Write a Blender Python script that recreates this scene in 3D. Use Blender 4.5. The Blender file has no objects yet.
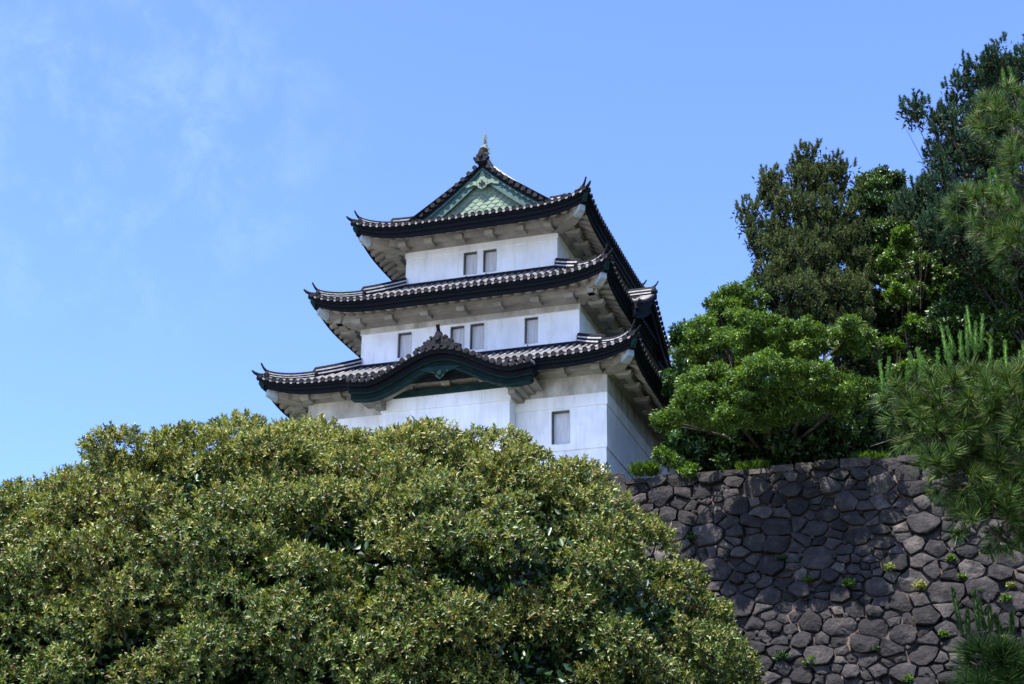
import bpy, math, random
import numpy as np
from mathutils import Vector, Matrix
R = math.radians
scene = bpy.context.scene
COL = scene.collection

# ------------------------------------------------------------------ camera
F_PX, PITCH, ROLL, EYE = 1500.0, 0.39149, 0.01241, 1.6
cp, sp, cr, sr = math.cos(PITCH), math.sin(PITCH), math.cos(ROLL), math.sin(ROLL)
FWD = Vector((0, cp, sp)); UP0 = Vector((0, -sp, cp)); RT0 = Vector((1, 0, 0))
RT = cr * RT0 + sr * UP0
UP = cr * UP0 - sr * RT0
camd = bpy.data.cameras.new('camera'); cam = bpy.data.objects.new('camera', camd); COL.objects.link(cam)
cam.matrix_world = Matrix(((RT.x, UP.x, -FWD.x, 0), (RT.y, UP.y, -FWD.y, 0), (RT.z, UP.z, -FWD.z, EYE), (0, 0, 0, 1)))
camd.sensor_width = 36.0; camd.lens = F_PX / 1024 * 36.0
camd.clip_start = 0.1; camd.clip_end = 5000
scene.camera = cam

def at(px, py, Y):
    """world point at horizontal distance Y seen at pixel px, py"""
    d = RT * ((px - 512) / F_PX) - UP * ((py - 342) / F_PX) + FWD
    return Vector((0, 0, EYE)) + d * (Y / d.y)
def pxm(Y):           # metres per pixel at distance Y
    return Y / F_PX / 0.98

# ------------------------------------------------------------------ sky and sun
SUN_EL = R(65); SUN_AZ = R(218)      # clockwise from +Y
w = bpy.data.worlds.new('World'); scene.world = w; w.use_nodes = True
nt = w.node_tree; nt.nodes.clear()
out = nt.nodes.new('ShaderNodeOutputWorld'); bg = nt.nodes.new('ShaderNodeBackground')
sky = nt.nodes.new('ShaderNodeTexSky'); sky.sky_type = 'NISHITA'; sky.sun_disc = False
sky.sun_elevation = SUN_EL; sky.sun_rotation = SUN_AZ
sky.altitude = 0; sky.air_density = 1.0; sky.dust_density = 1.3; sky.ozone_density = 4.5
SKY_STRENGTH = 0.15
bg.inputs['Strength'].default_value = SKY_STRENGTH
def N(t, **kw):
    n = nt.nodes.new(t)
    for k, v in kw.items(): setattr(n, k, v)
    return n
tint = N('ShaderNodeMix', data_type='RGBA', blend_type='MULTIPLY'); tint.inputs[0].default_value = 1
tint.inputs[7].default_value = (0.64, 0.71, 1.0, 1)
nt.links.new(sky.outputs[0], tint.inputs[6])
# thin cirrus: noise in sky directions, densest towards the upper left of the view
tc = N('ShaderNodeTexCoord')
mp = N('ShaderNodeMapping'); mp.inputs['Scale'].default_value = (9.0, 7.0, 8.0); mp.inputs['Rotation'].default_value = (0.2, 0.5, 0.1)
nz = N('ShaderNodeTexNoise'); nz.inputs['Scale'].default_value = 2.3; nz.inputs['Detail'].default_value = 12; nz.inputs['Roughness'].default_value = 0.66
nz.inputs['Distortion'].default_value = 0.25
nt.links.new(tc.outputs['Generated'], mp.inputs[0]); nt.links.new(mp.outputs[0], nz.inputs[0])
cd = (at(120, 120, 100) - Vector((0, 0, EYE))).normalized()
dot = N('ShaderNodeVectorMath', operation='DOT_PRODUCT'); dot.inputs[1].default_value = cd
nt.links.new(tc.outputs['Generated'], dot.inputs[0])
mr = N('ShaderNodeMapRange'); mr.interpolation_type = 'SMOOTHSTEP'
mr.inputs[1].default_value = 0.985; mr.inputs[2].default_value = 1.0; mr.inputs[3].default_value = 0; mr.inputs[4].default_value = 1
nt.links.new(dot.outputs['Value'], mr.inputs[0])
mr2 = N('ShaderNodeMapRange'); mr2.interpolation_type = 'SMOOTHSTEP'
mr2.inputs[1].default_value = 0.42; mr2.inputs[2].default_value = 0.72; mr2.inputs[3].default_value = 0; mr2.inputs[4].default_value = 0.13
nt.links.new(nz.outputs['Fac'], mr2.inputs[0])
mu = N('ShaderNodeMath', operation='MULTIPLY'); nt.links.new(mr.outputs[0], mu.inputs[0]); nt.links.new(mr2.outputs[0], mu.inputs[1])
cl = N('ShaderNodeMix', data_type='RGBA'); cl.inputs[7].default_value = (2.5, 3.3, 4.6, 1)
nt.links.new(mu.outputs[0], cl.inputs[0]); nt.links.new(tint.outputs[2], cl.inputs[6])
nt.links.new(cl.outputs[2], bg.inputs[0]); nt.links.new(bg.outputs[0], out.inputs[0])

sd = bpy.data.lights.new('sun', 'SUN'); so = bpy.data.objects.new('sun', sd); COL.objects.link(so)
sd.energy = 4.9; sd.angle = R(0.53); sd.color = (1.0, 0.955, 0.88)
tosun = Vector((math.sin(SUN_AZ) * math.cos(SUN_EL), math.cos(SUN_AZ) * math.cos(SUN_EL), math.sin(SUN_EL)))
so.rotation_euler = tosun.to_track_quat('Z', 'Y').to_euler(); so.location = (0, 0, 80)
vs = scene.view_settings; vs.view_transform = 'Standard'; vs.look = 'None'; vs.gamma = 1; vs.use_curve_mapping = False
vs.exposure = 1.48
scene.cycles.max_bounces = 6; scene.cycles.diffuse_bounces = 4; scene.cycles.glossy_bounces = 2
scene.cycles.transparent_max_bounces = 6; scene.cycles.transmission_bounces = 3
scene.cycles.use_adaptive_sampling = True

# ------------------------------------------------------------------ materials
def newmat(name):
    m = bpy.data.materials.new(name); m.use_nodes = True
    t = m.node_tree; t.nodes.clear()
    o = t.nodes.new('ShaderNodeOutputMaterial')
    return m, t, o
def nn(t, ty, ins=None, **kw):
    n = t.nodes.new(ty)
    for k, v in kw.items(): setattr(n, k, v)
    for k, v in (ins or {}).items(): n.inputs[k].default_value = v
    return n
def ramp(t, stops):
    r = t.nodes.new('ShaderNodeValToRGB')
    el = r.color_ramp.elements
    while len(el) < len(stops): el.new(0.5)
    for e, (p, c) in zip(el, stops): e.position = p; e.color = (*c, 1)
    return r
def surf_mat(name, c1, c2, rough=0.8, nscale=2.0, bump=0.2, bscale=20.0, stretch=(1, 1, 1), spec=0.3, isl=0.0, bdist=0.03):
    """two-tone noisy surface with bump; isl = brightness variation per mesh island"""
    m, t, o = newmat(name); L = t.links.new
    tc = nn(t, 'ShaderNodeTexCoord'); mp = nn(t, 'ShaderNodeMapping'); mp.inputs['Scale'].default_value = stretch
    L(tc.outputs['Object'], mp.inputs[0])
    n1 = nn(t, 'ShaderNodeTexNoise', {'Scale': nscale, 'Detail': 6, 'Roughness': 0.6}); L(mp.outputs[0], n1.inputs[0])
    r = ramp(t, [(0.35, c1), (0.65, c2)]); L(n1.outputs['Fac'], r.inputs[0])
    n2 = nn(t, 'ShaderNodeTexNoise', {'Scale': bscale, 'Detail': 5, 'Roughness': 0.6}); L(tc.outputs['Object'], n2.inputs[0])
    bp = nn(t, 'ShaderNodeBump', {'Strength': bump, 'Distance': bdist}); L(n2.outputs['Fac'], bp.inputs['Height'])
    p = nn(t, 'ShaderNodeBsdfPrincipled', {'Roughness': rough, 'Specular IOR Level': spec})
    src = r.outputs[0]
    if isl:
        g = nn(t, 'ShaderNodeNewGeometry'); k = nn(t, 'ShaderNodeMapRange', {3: 1 - isl, 4: 1 + isl}); L(g.outputs['Random Per Island'], k.inputs[0])
        hs = nn(t, 'ShaderNodeHueSaturation'); L(src, hs.inputs['Color']); L(k.outputs[0], hs.inputs['Value']); src = hs.outputs[0]
    L(src, p.inputs['Base Color']); L(bp.outputs[0], p.inputs['Normal']); L(p.outputs[0], o.inputs[0])
    return m
def leaf_mat(name, stops, rough=0.42, trans=0.28, patch=None, spec=0.5, pscale=0.35):
    m, t, o = newmat(name); L = t.links.new
    g = nn(t, 'ShaderNodeNewGeometry'); r = ramp(t, stops); L(g.outputs['Random Per Island'], r.inputs[0])
    src = r.outputs[0]
    if patch:
        tc = nn(t, 'ShaderNodeTexCoord'); n1 = nn(t, 'ShaderNodeTexNoise', {'Scale': pscale, 'Detail': 3}); L(tc.outputs['Object'], n1.inputs[0])
        mr = nn(t, 'ShaderNodeMapRange', {1: 0.42, 2: 0.62}); L(n1.outputs['Fac'], mr.inputs[0])
        mx = nn(t, 'ShaderNodeMix', data_type='RGBA', blend_type='MULTIPLY'); mx.inputs[7].default_value = (*patch, 1)
        L(mr.outputs[0], mx.inputs[0]); L(src, mx.inputs[6]); src = mx.outputs[2]
    p = nn(t, 'ShaderNodeBsdfPrincipled', {'Roughness': rough, 'Specular IOR Level': spec}); L(src, p.inputs['Base Color'])
    tl = nn(t, 'ShaderNodeBsdfTranslucent'); hs = nn(t, 'ShaderNodeHueSaturation', {'Hue': 0.485, 'Saturation': 1.15, 'Value': 1.3}); L(src, hs.inputs['Color']); L(hs.outputs[0], tl.inputs[0])
    mx = nn(t, 'ShaderNodeMixShader', {0: trans}); L(p.outputs[0], mx.inputs[1]); L(tl.outputs[0], mx.inputs[2]); L(mx.outputs[0], o.inputs[0])
    return m

def plaster_mat():
    m, t, o = newmat('white_plaster'); L = t.links.new
    tc = nn(t, 'ShaderNodeTexCoord')
    mp = nn(t, 'ShaderNodeMapping'); mp.inputs['Scale'].default_value = (2.2, 2.2, 0.35); L(tc.outputs['Object'], mp.inputs[0])
    n1 = nn(t, 'ShaderNodeTexNoise', {'Scale': 1.6, 'Detail': 7, 'Roughness': 0.65}); L(mp.outputs[0], n1.inputs[0])
    r = ramp(t, [(0.3, (0.70, 0.69, 0.67)), (0.48, (0.81, 0.81, 0.80)), (0.75, (0.87, 0.87, 0.87))]); L(n1.outputs['Fac'], r.inputs[0])
    n3 = nn(t, 'ShaderNodeTexNoise', {'Scale': 0.7, 'Detail': 4}); L(tc.outputs['Object'], n3.inputs[0])
    r3 = ramp(t, [(0.36, (0.86, 0.86, 0.85)), (0.6, (1, 1, 1))]); L(n3.outputs['Fac'], r3.inputs[0])
    mx = nn(t, 'ShaderNodeMix', {0: 1.0}, data_type='RGBA', blend_type='MULTIPLY'); L(r.outputs[0], mx.inputs[6]); L(r3.outputs[0], mx.inputs[7])
    n2 = nn(t, 'ShaderNodeTexNoise', {'Scale': 6.0, 'Detail': 6}); L(tc.outputs['Object'], n2.inputs[0])
    bp = nn(t, 'ShaderNodeBump', {'Strength': 0.15, 'Distance': 0.03}); L(n2.outputs['Fac'], bp.inputs['Height'])
    p = nn(t, 'ShaderNodeBsdfPrincipled', {'Roughness': 0.85, 'Specular IOR Level': 0.2})
    L(mx.outputs[2], p.inputs['Base Color']); L(bp.outputs[0], p.inputs['Normal']); L(p.outputs[0], o.inputs[0])
    return m
M = {}
M['plaster'] = plaster_mat()
M['soffit'] = surf_mat('shaded_weathered_plaster', (0.19, 0.174, 0.146), (0.29, 0.268, 0.228), 0.9, 1.3, 0.25, 9)  # eave undersides: dirt and shade both put into the darker plaster colour
M['shade_dirt_plaster'] = surf_mat('shade_dirt_plaster', (0.30, 0.285, 0.25), (0.56, 0.545, 0.51), 0.9, 1.6, 0.3, 7, stretch=(1, 1, .5))  # eave shade and some dirt put into a greyer plaster colour
M['shutter'] = surf_mat('shutter_board', (0.50, 0.50, 0.50), (0.62, 0.62, 0.61), 0.8, 2.0, 0.1, 15, stretch=(6, 6, 0.6))
M['tile'] = surf_mat('roof_tile', (0.10, 0.097, 0.10), (0.22, 0.21, 0.207), 0.65, 5.0, 0.4, 14, isl=0.25)
M['tile_dark'] = surf_mat('roof_tile_dark', (0.005, 0.005, 0.007), (0.018, 0.0175, 0.02), 0.7, 6.0, 0.3, 14, spec=0.1)
M['mortar_white'] = surf_mat('white_mortar', (0.26, 0.255, 0.25), (0.46, 0.45, 0.44), 0.8, 4.0, 0.3, 12)
M['fascia'] = surf_mat('dark_fascia', (0.0025, 0.003, 0.005), (0.006, 0.007, 0.010), 0.75, 3.0, 0.2, 8, stretch=(3, 3, 1), spec=0.12)
M['copper'] = surf_mat('patina_copper', (0.02, 0.055, 0.048), (0.036, 0.085, 0.072), 0.6, 3.0, 0.2, 10)
M['copper_pale'] = surf_mat('pale_patina', (0.085, 0.13, 0.092), (0.15, 0.205, 0.14), 0.7, 2.0, 0.2, 10, stretch=(1, 1, 3))
M['copper_dark'] = surf_mat('dark_patina', (0.005, 0.018, 0.016), (0.010, 0.034, 0.030), 0.7, 3.0, 0.2, 10, spec=.1)
M['copper_shade'] = surf_mat('shaded_copper', (0.003, 0.008, 0.008), (0.006, 0.015, 0.014), 0.7, 3.0, 0.2, 10, spec=.08)  # darkened copy of the copper, carries the shade under the curved gable
M['copper_white'] = surf_mat('beam_cap', (0.24, 0.28, 0.29), (0.36, 0.40, 0.41), 0.55, 3.0, 0.2, 10)
M['bronze'] = surf_mat('ornament_bronze', (0.07, 0.085, 0.07), (0.16, 0.175, 0.13), 0.5, 6.0, 0.3, 14)
M['jamb_shade'] = surf_mat('shaded_jamb', (0.08, 0.08, 0.08), (0.15, 0.145, 0.14), 0.8)  # shade of the window jambs put into a dark colour
M['recess'] = surf_mat('recess_board', (0.03, 0.035, 0.03), (0.05, 0.06, 0.05), 0.8)
def stone_mat():
    m, t, o = newmat('wall_stone'); L = t.links.new
    tc = nn(t, 'ShaderNodeTexCoord'); g = nn(t, 'ShaderNodeNewGeometry')
    r = ramp(t, [(0, (0.012, 0.0108, 0.0106)), (0.3, (0.021, 0.0188, 0.0184)), (0.6, (0.029, 0.026, 0.0252)), (0.85, (0.043, 0.038, 0.0355)), (1, (0.070, 0.061, 0.054))])
    L(g.outputs['Random Per Island'], r.inputs[0])
    n1 = nn(t, 'ShaderNodeTexNoise', {'Scale': 2.2, 'Detail': 8, 'Roughness': 0.7}); L(tc.outputs['Object'], n1.inputs[0])
    r1 = ramp(t, [(0.3, (0.40, 0.40, 0.41)), (0.5, (1.0, 0.98, 0.98)), (0.68, (2.0, 1.92, 1.85))]); L(n1.outputs['Fac'], r1.inputs[0])
    mx = nn(t, 'ShaderNodeMix', {0: 1.0}, data_type='RGBA', blend_type='MULTIPLY'); L(r.outputs[0], mx.inputs[6]); L(r1.outputs[0], mx.inputs[7])
    n2 = nn(t, 'ShaderNodeTexNoise', {'Scale': 7.0, 'Detail': 9, 'Roughness': 0.7}); L(tc.outputs['Object'], n2.inputs[0])
    bp = nn(t, 'ShaderNodeBump', {'Strength': 1.0, 'Distance': 0.13}); L(n2.outputs['Fac'], bp.inputs['Height'])
    p = nn(t, 'ShaderNodeBsdfPrincipled', {'Roughness': 0.82, 'Specular IOR Level': 0.25})
    L(mx.outputs[2], p.inputs['Base Color']); L(bp.outputs[0], p.inputs['Normal']); L(p.outputs[0], o.inputs[0])
    return m
M['stone'] = stone_mat()
M['soil'] = surf_mat('joint_soil', (0.010, 0.009, 0.009), (0.12, 0.088, 0.072), 0.95, 0.45, 0.8, 6, bdist=0.08)
M['ground'] = surf_mat('grass_ground', (0.035, 0.05, 0.02), (0.07, 0.085, 0.04), 0.95, 0.3, 0.5, 12)
M['bounce_pale'] = surf_mat('bounce_gravel', (0.42, 0.42, 0.41), (0.55, 0.55, 0.54), 0.95, 0.3, 0.5, 12)
M['terrace'] = surf_mat('earth_terrace', (0.022, 0.026, 0.012), (0.05, 0.042, 0.026), 0.95, 0.5, 0.5, 8)
M['bark'] = surf_mat('bark', (0.022, 0.017, 0.013), (0.07, 0.055, 0.043), 0.9, 4.0, 0.9, 10, stretch=(3, 3, 0.6), bdist=0.06)
M['leaf_shrub'] = leaf_mat('leaf_olive', [(0, (0.020, 0.040, 0.009)), (0.35, (0.044, 0.082, 0.015)), (0.62, (0.088, 0.138, 0.025)), (0.86, (0.175, 0.212, 0.042)), (0.93, (0.14, 0.10, 0.04)), (1, (0.11, 0.065, 0.03))], 0.48, 0.18, patch=(1.2, 0.98, 0.8), spec=0.45, pscale=.5)
M['leaf_tip'] = leaf_mat('leaf_new_growth', [(0, (0.1188, 0.162, 0.0324)), (0.5, (0.216, 0.243, 0.054)), (0.85, (0.3024, 0.2807, 0.0756)), (1, (0.1836, 0.1188, 0.0486))], 0.5, 0.25, patch=(0.8, 0.9, 0.8))
M['leaf_bright'] = leaf_mat('leaf_bright', [(0, (0.02695, 0.0693, 0.00924)), (0.5, (0.05775, 0.1232, 0.0154)), (1, (0.1078, 0.1925, 0.02695))], 0.42, 0.35)
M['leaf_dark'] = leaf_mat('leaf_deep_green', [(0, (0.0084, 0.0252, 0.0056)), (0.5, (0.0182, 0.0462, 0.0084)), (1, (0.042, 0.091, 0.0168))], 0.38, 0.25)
M['leaf_camphor'] = leaf_mat('leaf_camphor', [(0, (0.00868, 0.02604, 0.00496)), (0.5, (0.02108, 0.0527, 0.00868)), (1, (0.0558, 0.1116, 0.0186))], 0.42, 0.28, patch=(1.7, 1.45, 1.1), pscale=.25)
M['leaf_glossy'] = leaf_mat('leaf_glossy', [(0, (0.0175, 0.049, 0.0105)), (0.6, (0.035, 0.091, 0.0175)), (1, (0.063, 0.14, 0.035))], 0.28, 0.2, spec=0.7)
M['needle_far'] = leaf_mat('needle_olive', [(0, (0.018, 0.040, 0.014)), (0.5, (0.050, 0.078, 0.022)), (0.8, (0.105, 0.132, 0.038)), (1, (0.20, 0.22, 0.07))], 0.6, 0.12, spec=0.15)
M['needle_gap_shade'] = leaf_mat('needle_gap_shade', [(0, (0.010, 0.020, 0.008)), (0.8, (0.022, 0.036, 0.014)), (1, (0.05, 0.035, 0.018))], 0.7, 0.05, spec=0.1)  # dark tone painted in for the shaded gaps between tufts
M['needle_blue'] = leaf_mat('needle_blue_green', [(0, (0.0135, 0.0375, 0.021)), (0.5, (0.02625, 0.06, 0.03)), (0.8, (0.045, 0.08625, 0.04125)), (1, (0.0825, 0.1275, 0.06375))], 0.6, 0.12, spec=0.15)
M['needle_near'] = leaf_mat('needle_fresh', [(0, (0.011, 0.025, 0.005)), (0.45, (0.031, 0.076, 0.012)), (0.8, (0.078, 0.142, 0.026)), (0.94, (0.185, 0.225, 0.06)), (1, (0.12, 0.07, 0.025))], 0.5, 0.15, spec=0.25)
M['needle_shaded'] = leaf_mat('needle_shaded', [(0, (0.006, 0.016, 0.004)), (0.6, (0.014, 0.036, 0.008)), (1, (0.04, 0.075, 0.018))], 0.6, 0.1, spec=0.1)  # darker needle copy, paints the shade that lies on the small pine
M['candle'] = leaf_mat('pine_candle', [(0, (0.03825, 0.0935, 0.017)), (1, (0.102, 0.1955, 0.0425))], 0.7, 0.12, spec=0.05)
M['leaf_maple'] = leaf_mat('leaf_maple', [(0, (0.02983, 0.0696, 0.01193)), (0.5, (0.07954, 0.1541, 0.02386)), (1, (0.1491, 0.2337, 0.04474))], 0.45, 0.3, spec=0.35, patch=(.55, .6, .55), pscale=.7)

# ------------------------------------------------------------------ mesh building
class MB:
    def __init__(s): s.v = []; s.f = []
    def add(s, vs, fs):
        n = len(s.v); s.v.extend([tuple(v) for v in vs]); s.f.extend([tuple(i + n for i in f) for f in fs])
    def box(s, u0, u1, v0, v1, z0, z1):
        s.add([(u0, v0, z0), (u1, v0, z0), (u1, v1, z0), (u0, v1, z0), (u0, v0, z1), (u1, v0, z1), (u1, v1, z1), (u0, v1, z1)],
              [(0, 3, 2, 1), (4, 5, 6, 7), (0, 1, 5, 4), (1, 2, 6, 5), (2, 3, 7, 6), (3, 0, 4, 7)])
    def quad(s, a, b, c, d): s.add([a, b, c, d], [(0, 1, 2, 3)])
    def sweep(s, secs, close=True, caps=True):
        """secs: list of equal-length point loops"""
        n = len(secs[0]); vs = [p for sec in secs for p in sec]; fs = []
        m = n if close else n - 1
        for i in range(len(secs) - 1):
            for j in range(m):
                k = (j + 1) % n
                fs.append((i * n + j, i * n + k, (i + 1) * n + k, (i + 1) * n + j))
        if caps and close:
            fs.append(tuple(range(n))[::-1]); fs.append(tuple((len(secs) - 1) * n + j for j in range(n)))
        s.add(vs, fs)
    def tube(s, pts, rads, n=8, caps=True):
        secs = []; pts = [Vector(p) for p in pts]
        ref = Vector((0.13, 0.21, 1)).normalized()
        for i, p in enumerate(pts):
            t = (pts[min(i + 1, len(pts) - 1)] - pts[max(i - 1, 0)])
            if t.length < 1e-6: t = Vector((0, 0, 1))
            t.normalize()
            a = t.cross(ref)
            if a.length < 0.05: a = t.cross(Vector((1, 0, 0)))
            a.normalize(); b = t.cross(a)
            secs.append([p + (a * math.cos(2 * math.pi * k / n) + b * math.sin(2 * math.pi * k / n)) * rads[i] for k in range(n)])
        s.sweep(secs, True, caps)
    def build(s, name, mat, parent=None, smooth=False):
        me = bpy.data.meshes.new(name); me.from_pydata(s.v, [], s.f); me.update()
        if smooth: me.polygons.foreach_set('use_smooth', [True] * len(me.polygons))
        return link(name, me, mat, parent)
def link(name, me, mat, parent=None):
    if mat: me.materials.append(mat)
    o = bpy.data.objects.new(name, me); COL.objects.link(o)
    if parent: o.parent = parent
    return o
def npmesh(name, verts, faces, mat, parent=None, smooth=False):
    """verts (n,3), faces (m,k) numpy arrays"""
    me = bpy.data.meshes.new(name); k = faces.shape[1]
    me.vertices.add(len(verts)); me.vertices.foreach_set('co', verts.astype(np.float32).ravel())
    me.loops.add(faces.size); me.loops.foreach_set('vertex_index', faces.astype(np.int32).ravel())
    me.polygons.add(len(faces)); me.polygons.foreach_set('loop_start', np.arange(0, faces.size, k, dtype=np.int32))
    if smooth: me.polygons.foreach_set('use_smooth', np.ones(len(faces), dtype=bool))
    me.update(calc_edges=True)
    return link(name, me, mat, parent)
def tag(o, label=None, cat=None, group=None, kind=None):
    if label: o['label'] = label
    if cat: o['category'] = cat
    if group: o['group'] = group
    if kind: o['kind'] = kind
    return o
def empty(name, loc, rz=0.0, **kw):
    o = bpy.data.objects.new(name, None); COL.objects.link(o); o.location = loc; o.rotation_euler = (0, 0, rz)
    o.empty_display_size = 0.5
    return tag(o, **kw)

# ------------------------------------------------------------------ frame of the tower and its wall
YAW = -0.32295; TX, TY, TZ = 4.0689, 60.631, 20.655
cy_, sy_ = math.cos(YAW), math.sin(YAW)
def LW(u, v, z): return Vector((TX + u * cy_ - v * sy_, TY + u * sy_ + v * cy_, TZ + z))
def WL(p):
    x, y = p.x - TX, p.y - TY
    return (x * cy_ + y * sy_, -x * sy_ + y * cy_, p.z - TZ)
def hray(px, py, v):   # local point on plane v
    d = RT * ((px - 512) / F_PX) - UP * ((py - 342) / F_PX) + FWD
    o = Vector(WL(Vector((0, 0, EYE)))); du = d.x * cy_ + d.y * sy_; dv = -d.x * sy_ + d.y * cy_
    t = (v - o.y) / dv
    return (o.x + t * du, v, o.z + t * d.z)

# ------------------------------------------------------------------ ground
def sheet(name, x0, x1, y0, y1, n, zf, mat):
    xs = np.linspace(x0, x1, n); ys = np.linspace(y0, y1, n); X, Y = np.meshgrid(xs, ys)
    V = np.stack([X, Y, zf(X, Y)], -1).reshape(-1, 3)
    i = np.arange((n - 1) * (n - 1)); r, c = i // (n - 1), i % (n - 1); a = r * n + c
    return npmesh(name, V, np.stack([a, a + 1, a + n + 1, a + n], 1), mat)
g = sheet('ground', -1200, 1200, -1200, 1200, 9, lambda X, Y: 0 * X, M['ground']); tag(g, kind='structure')

g = sheet('bounce_ground', -130, -3, -80, 44, 9, lambda X, Y: 0 * X + .004, M['bounce_pale']); tag(g, kind='structure')  # unseen pale sheet, added to bounce sunlight up onto the tower front

# ================================================================== THE WATCHTOWER
W, D = 14.0, 14.26
I2, I3 = 1.612, 3.109
tower = empty('watchtower', (TX, TY, TZ), YAW,
              label='three-storey white plastered castle watchtower with dark tiled roofs standing on the stone wall', cat='castle tower')

def side_frames(u0, u1, v0, v1):
    """four sides: origin corner, along, inward, length"""
    return [(Vector((u0, v0, 0)), Vector((1, 0, 0)), Vector((0, 1, 0)), u1 - u0),
            (Vector((u1, v0, 0)), Vector((0, 1, 0)), Vector((-1, 0, 0)), v1 - v0),
            (Vector((u1, v1, 0)), Vector((-1, 0, 0)), Vector((0, -1, 0)), u1 - u0),
            (Vector((u0, v1, 0)), Vector((0, -1, 0)), Vector((1, 0, 0)), v1 - v0)]
RISE = 0.60
def lift(dc, d, dmax):     # dc distance from the corner along the eave, d up the slope
    a = max(0.0, 1 - dc / 4.6) ** 4
    b = max(0.0, 1 - d / (dmax * 1.2)) ** 2
    return RISE * a * b
def roof_pt(fr, x, d, ze, f, dmax):
    o, al, inn, L = fr
    dc = min(x, L - x)
    p = o + al * x + inn * d
    p.z = ze + f(d) + lift(dc, d, dmax)
    return p
SP = 0.345
def slope_tiles(pan, rows, caps, fr, ze, f, dmax, dend, skip=None, nst=7):
    o, al, inn, L = fr
    nr = int(round(L / SP)); sp_ = L / nr
    R0 = 0.092
    xs = [(i + 0.5) * sp_ for i in range(nr)]
    xe = [i * sp_ for i in range(nr + 1)]
    for i in range(nr):
        a, b = xe[i], xe[i + 1]; da, db = dend(a), dend(b)
        if da < 0.02 and db < 0.02: continue
        A = []; 
        for k in range(nst + 1):
            t = k / nst
            pa = roof_pt(fr, a, da * t, ze, f, dmax); pb = roof_pt(fr, b, db * t, ze, f, dmax)
            A.append((pa - Vector((0, 0, 0.0)), pb))
        for k in range(nst):
            pan.quad(A[k][0], A[k][1], A[k + 1][1], A[k + 1][0])
    for x in xs:
        if skip and skip(x): continue
        de = dend(x)
        if de < 0.12: continue
        secs = []
        n = max(2, int(nst * de / dmax) + 2)
        for k in range(n + 1):
            d = -0.05 + (de + 0.05) * k / n
            p = roof_pt(fr, x, max(d, 0), ze, f, dmax)
            if d < 0: p = p + inn * d
            sec = []
            for j in range(7):
                a = math.pi * j / 6
                sec.append(p + al * (math.cos(a) * R0) + Vector((0, 0, math.sin(a) * R0 * 1.25 + 0.005)))
            secs.append(sec)
        rows.sweep(secs, close=False, caps=False)
        # round end cap (disc with rim)
        p = roof_pt(fr, x, 0, ze, f, dmax) - inn * 0.06 + Vector((0, 0, 0.015))
        ring = lambda r, off: [p - inn * off + al * (math.cos(2 * math.pi * j / 10) * r) + Vector((0, 0, math.sin(2 * math.pi * j / 10) * r)) for j in range(10)]
        caps.sweep([ring(0.115, -0.06), ring(0.115, 0.03), ring(0.09, 0.03), ring(0.085, 0.015)], True, True)
    # pan tile lips hanging between the discs
    for i in range(len(xs) - 1):
        a, b = xs[i] + 0.08, xs[i + 1] - 0.08
        sa = []
        for k in range(6):
            t = k / 5; x = a + (b - a) * t
            p = roof_pt(fr, x, 0, ze, f, dmax)
            drop = 0.05 * math.sin(math.pi * t)
            sa.append((p - inn * 0.05 + Vector((0, 0, 0.02 - drop)), p - inn * 0.05 + Vector((0, 0, -0.06 - drop)), p + inn * 0.15 + Vector((0, 0, 0.03 - drop))))
        for k in range(5):
            rows.quad(sa[k][0], sa[k][1], sa[k + 1][1], sa[k + 1][0])
            rows.quad(sa[k][2], sa[k][0], sa[k + 1][0], sa[k + 1][2])

def ribbon(mb, fr, ze, d_z, f0, flift_d, dmax, n=44):
    """closed band following the eave; d_z: list of (d, dz) cross-section corners"""
    o, al, inn, L = fr; secs = []
    for i in range(n + 1):
        t = i / n; t = 0.5 - 0.5 * math.cos(math.pi * t)
        sec = []
        for (d, dz) in d_z:
            x = d + (L - 2 * d) * t
            dc = min(x, L - x)
            p = o + al * x + inn * d
            p.z = ze + dz + lift(max(dc - d, 0), 0, dmax) * flift_d
            sec.append(p)
        secs.append(sec)
    mb.sweep(secs, True, False)

def finial(mb, p, outd, s=1.0):
    """upswept horn on the corner ridge end"""
    pts = []; r = []
    for k in range(7):
        t = k / 6
        pts.append(p + outd * (0.42 * t * s) + Vector((0, 0, (0.06 + 0.42 * t * t) * s))); r.append((0.095 - 0.05 * t) * s)
    mb.tube(pts, r, 7)

def onigawara(mb, p, fwd, s=1.0):
    """ridge end tile: shield with shoulders, crest disc and side curls"""
    side = Vector((-fwd.y, fwd.x, 0))
    prof = [(-.30, -.15), (-.34, .02), (-.25, .10), (-.26, .26), (-.16, .34), (-.12, .48), (0, .56), (.12, .48), (.16, .34), (.26, .26), (.25, .10), (.34, .02), (.30, -.15)]
    a = [p + side * (x * s) + Vector((0, 0, z * s)) for x, z in prof]
    mb.sweep([[q - fwd * .10 * s for q in a], [q + fwd * .05 * s for q in a], [p + (q - p) * .86 + fwd * .10 * s for q in a]], True, True)
    c = p + Vector((0, 0, .2 * s)) + fwd * .12 * s
    mb.tube([c - fwd * .05 * s, c + fwd * .07 * s], [.14 * s, .12 * s], 10)
    for sg in (-1, 1):
        c2 = p + side * (sg * .33 * s) + Vector((0, 0, .08 * s))
        mb.tube([c2 - fwd * .1 * s, c2 + fwd * .08 * s], [.09 * s, .08 * s], 8)

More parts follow.
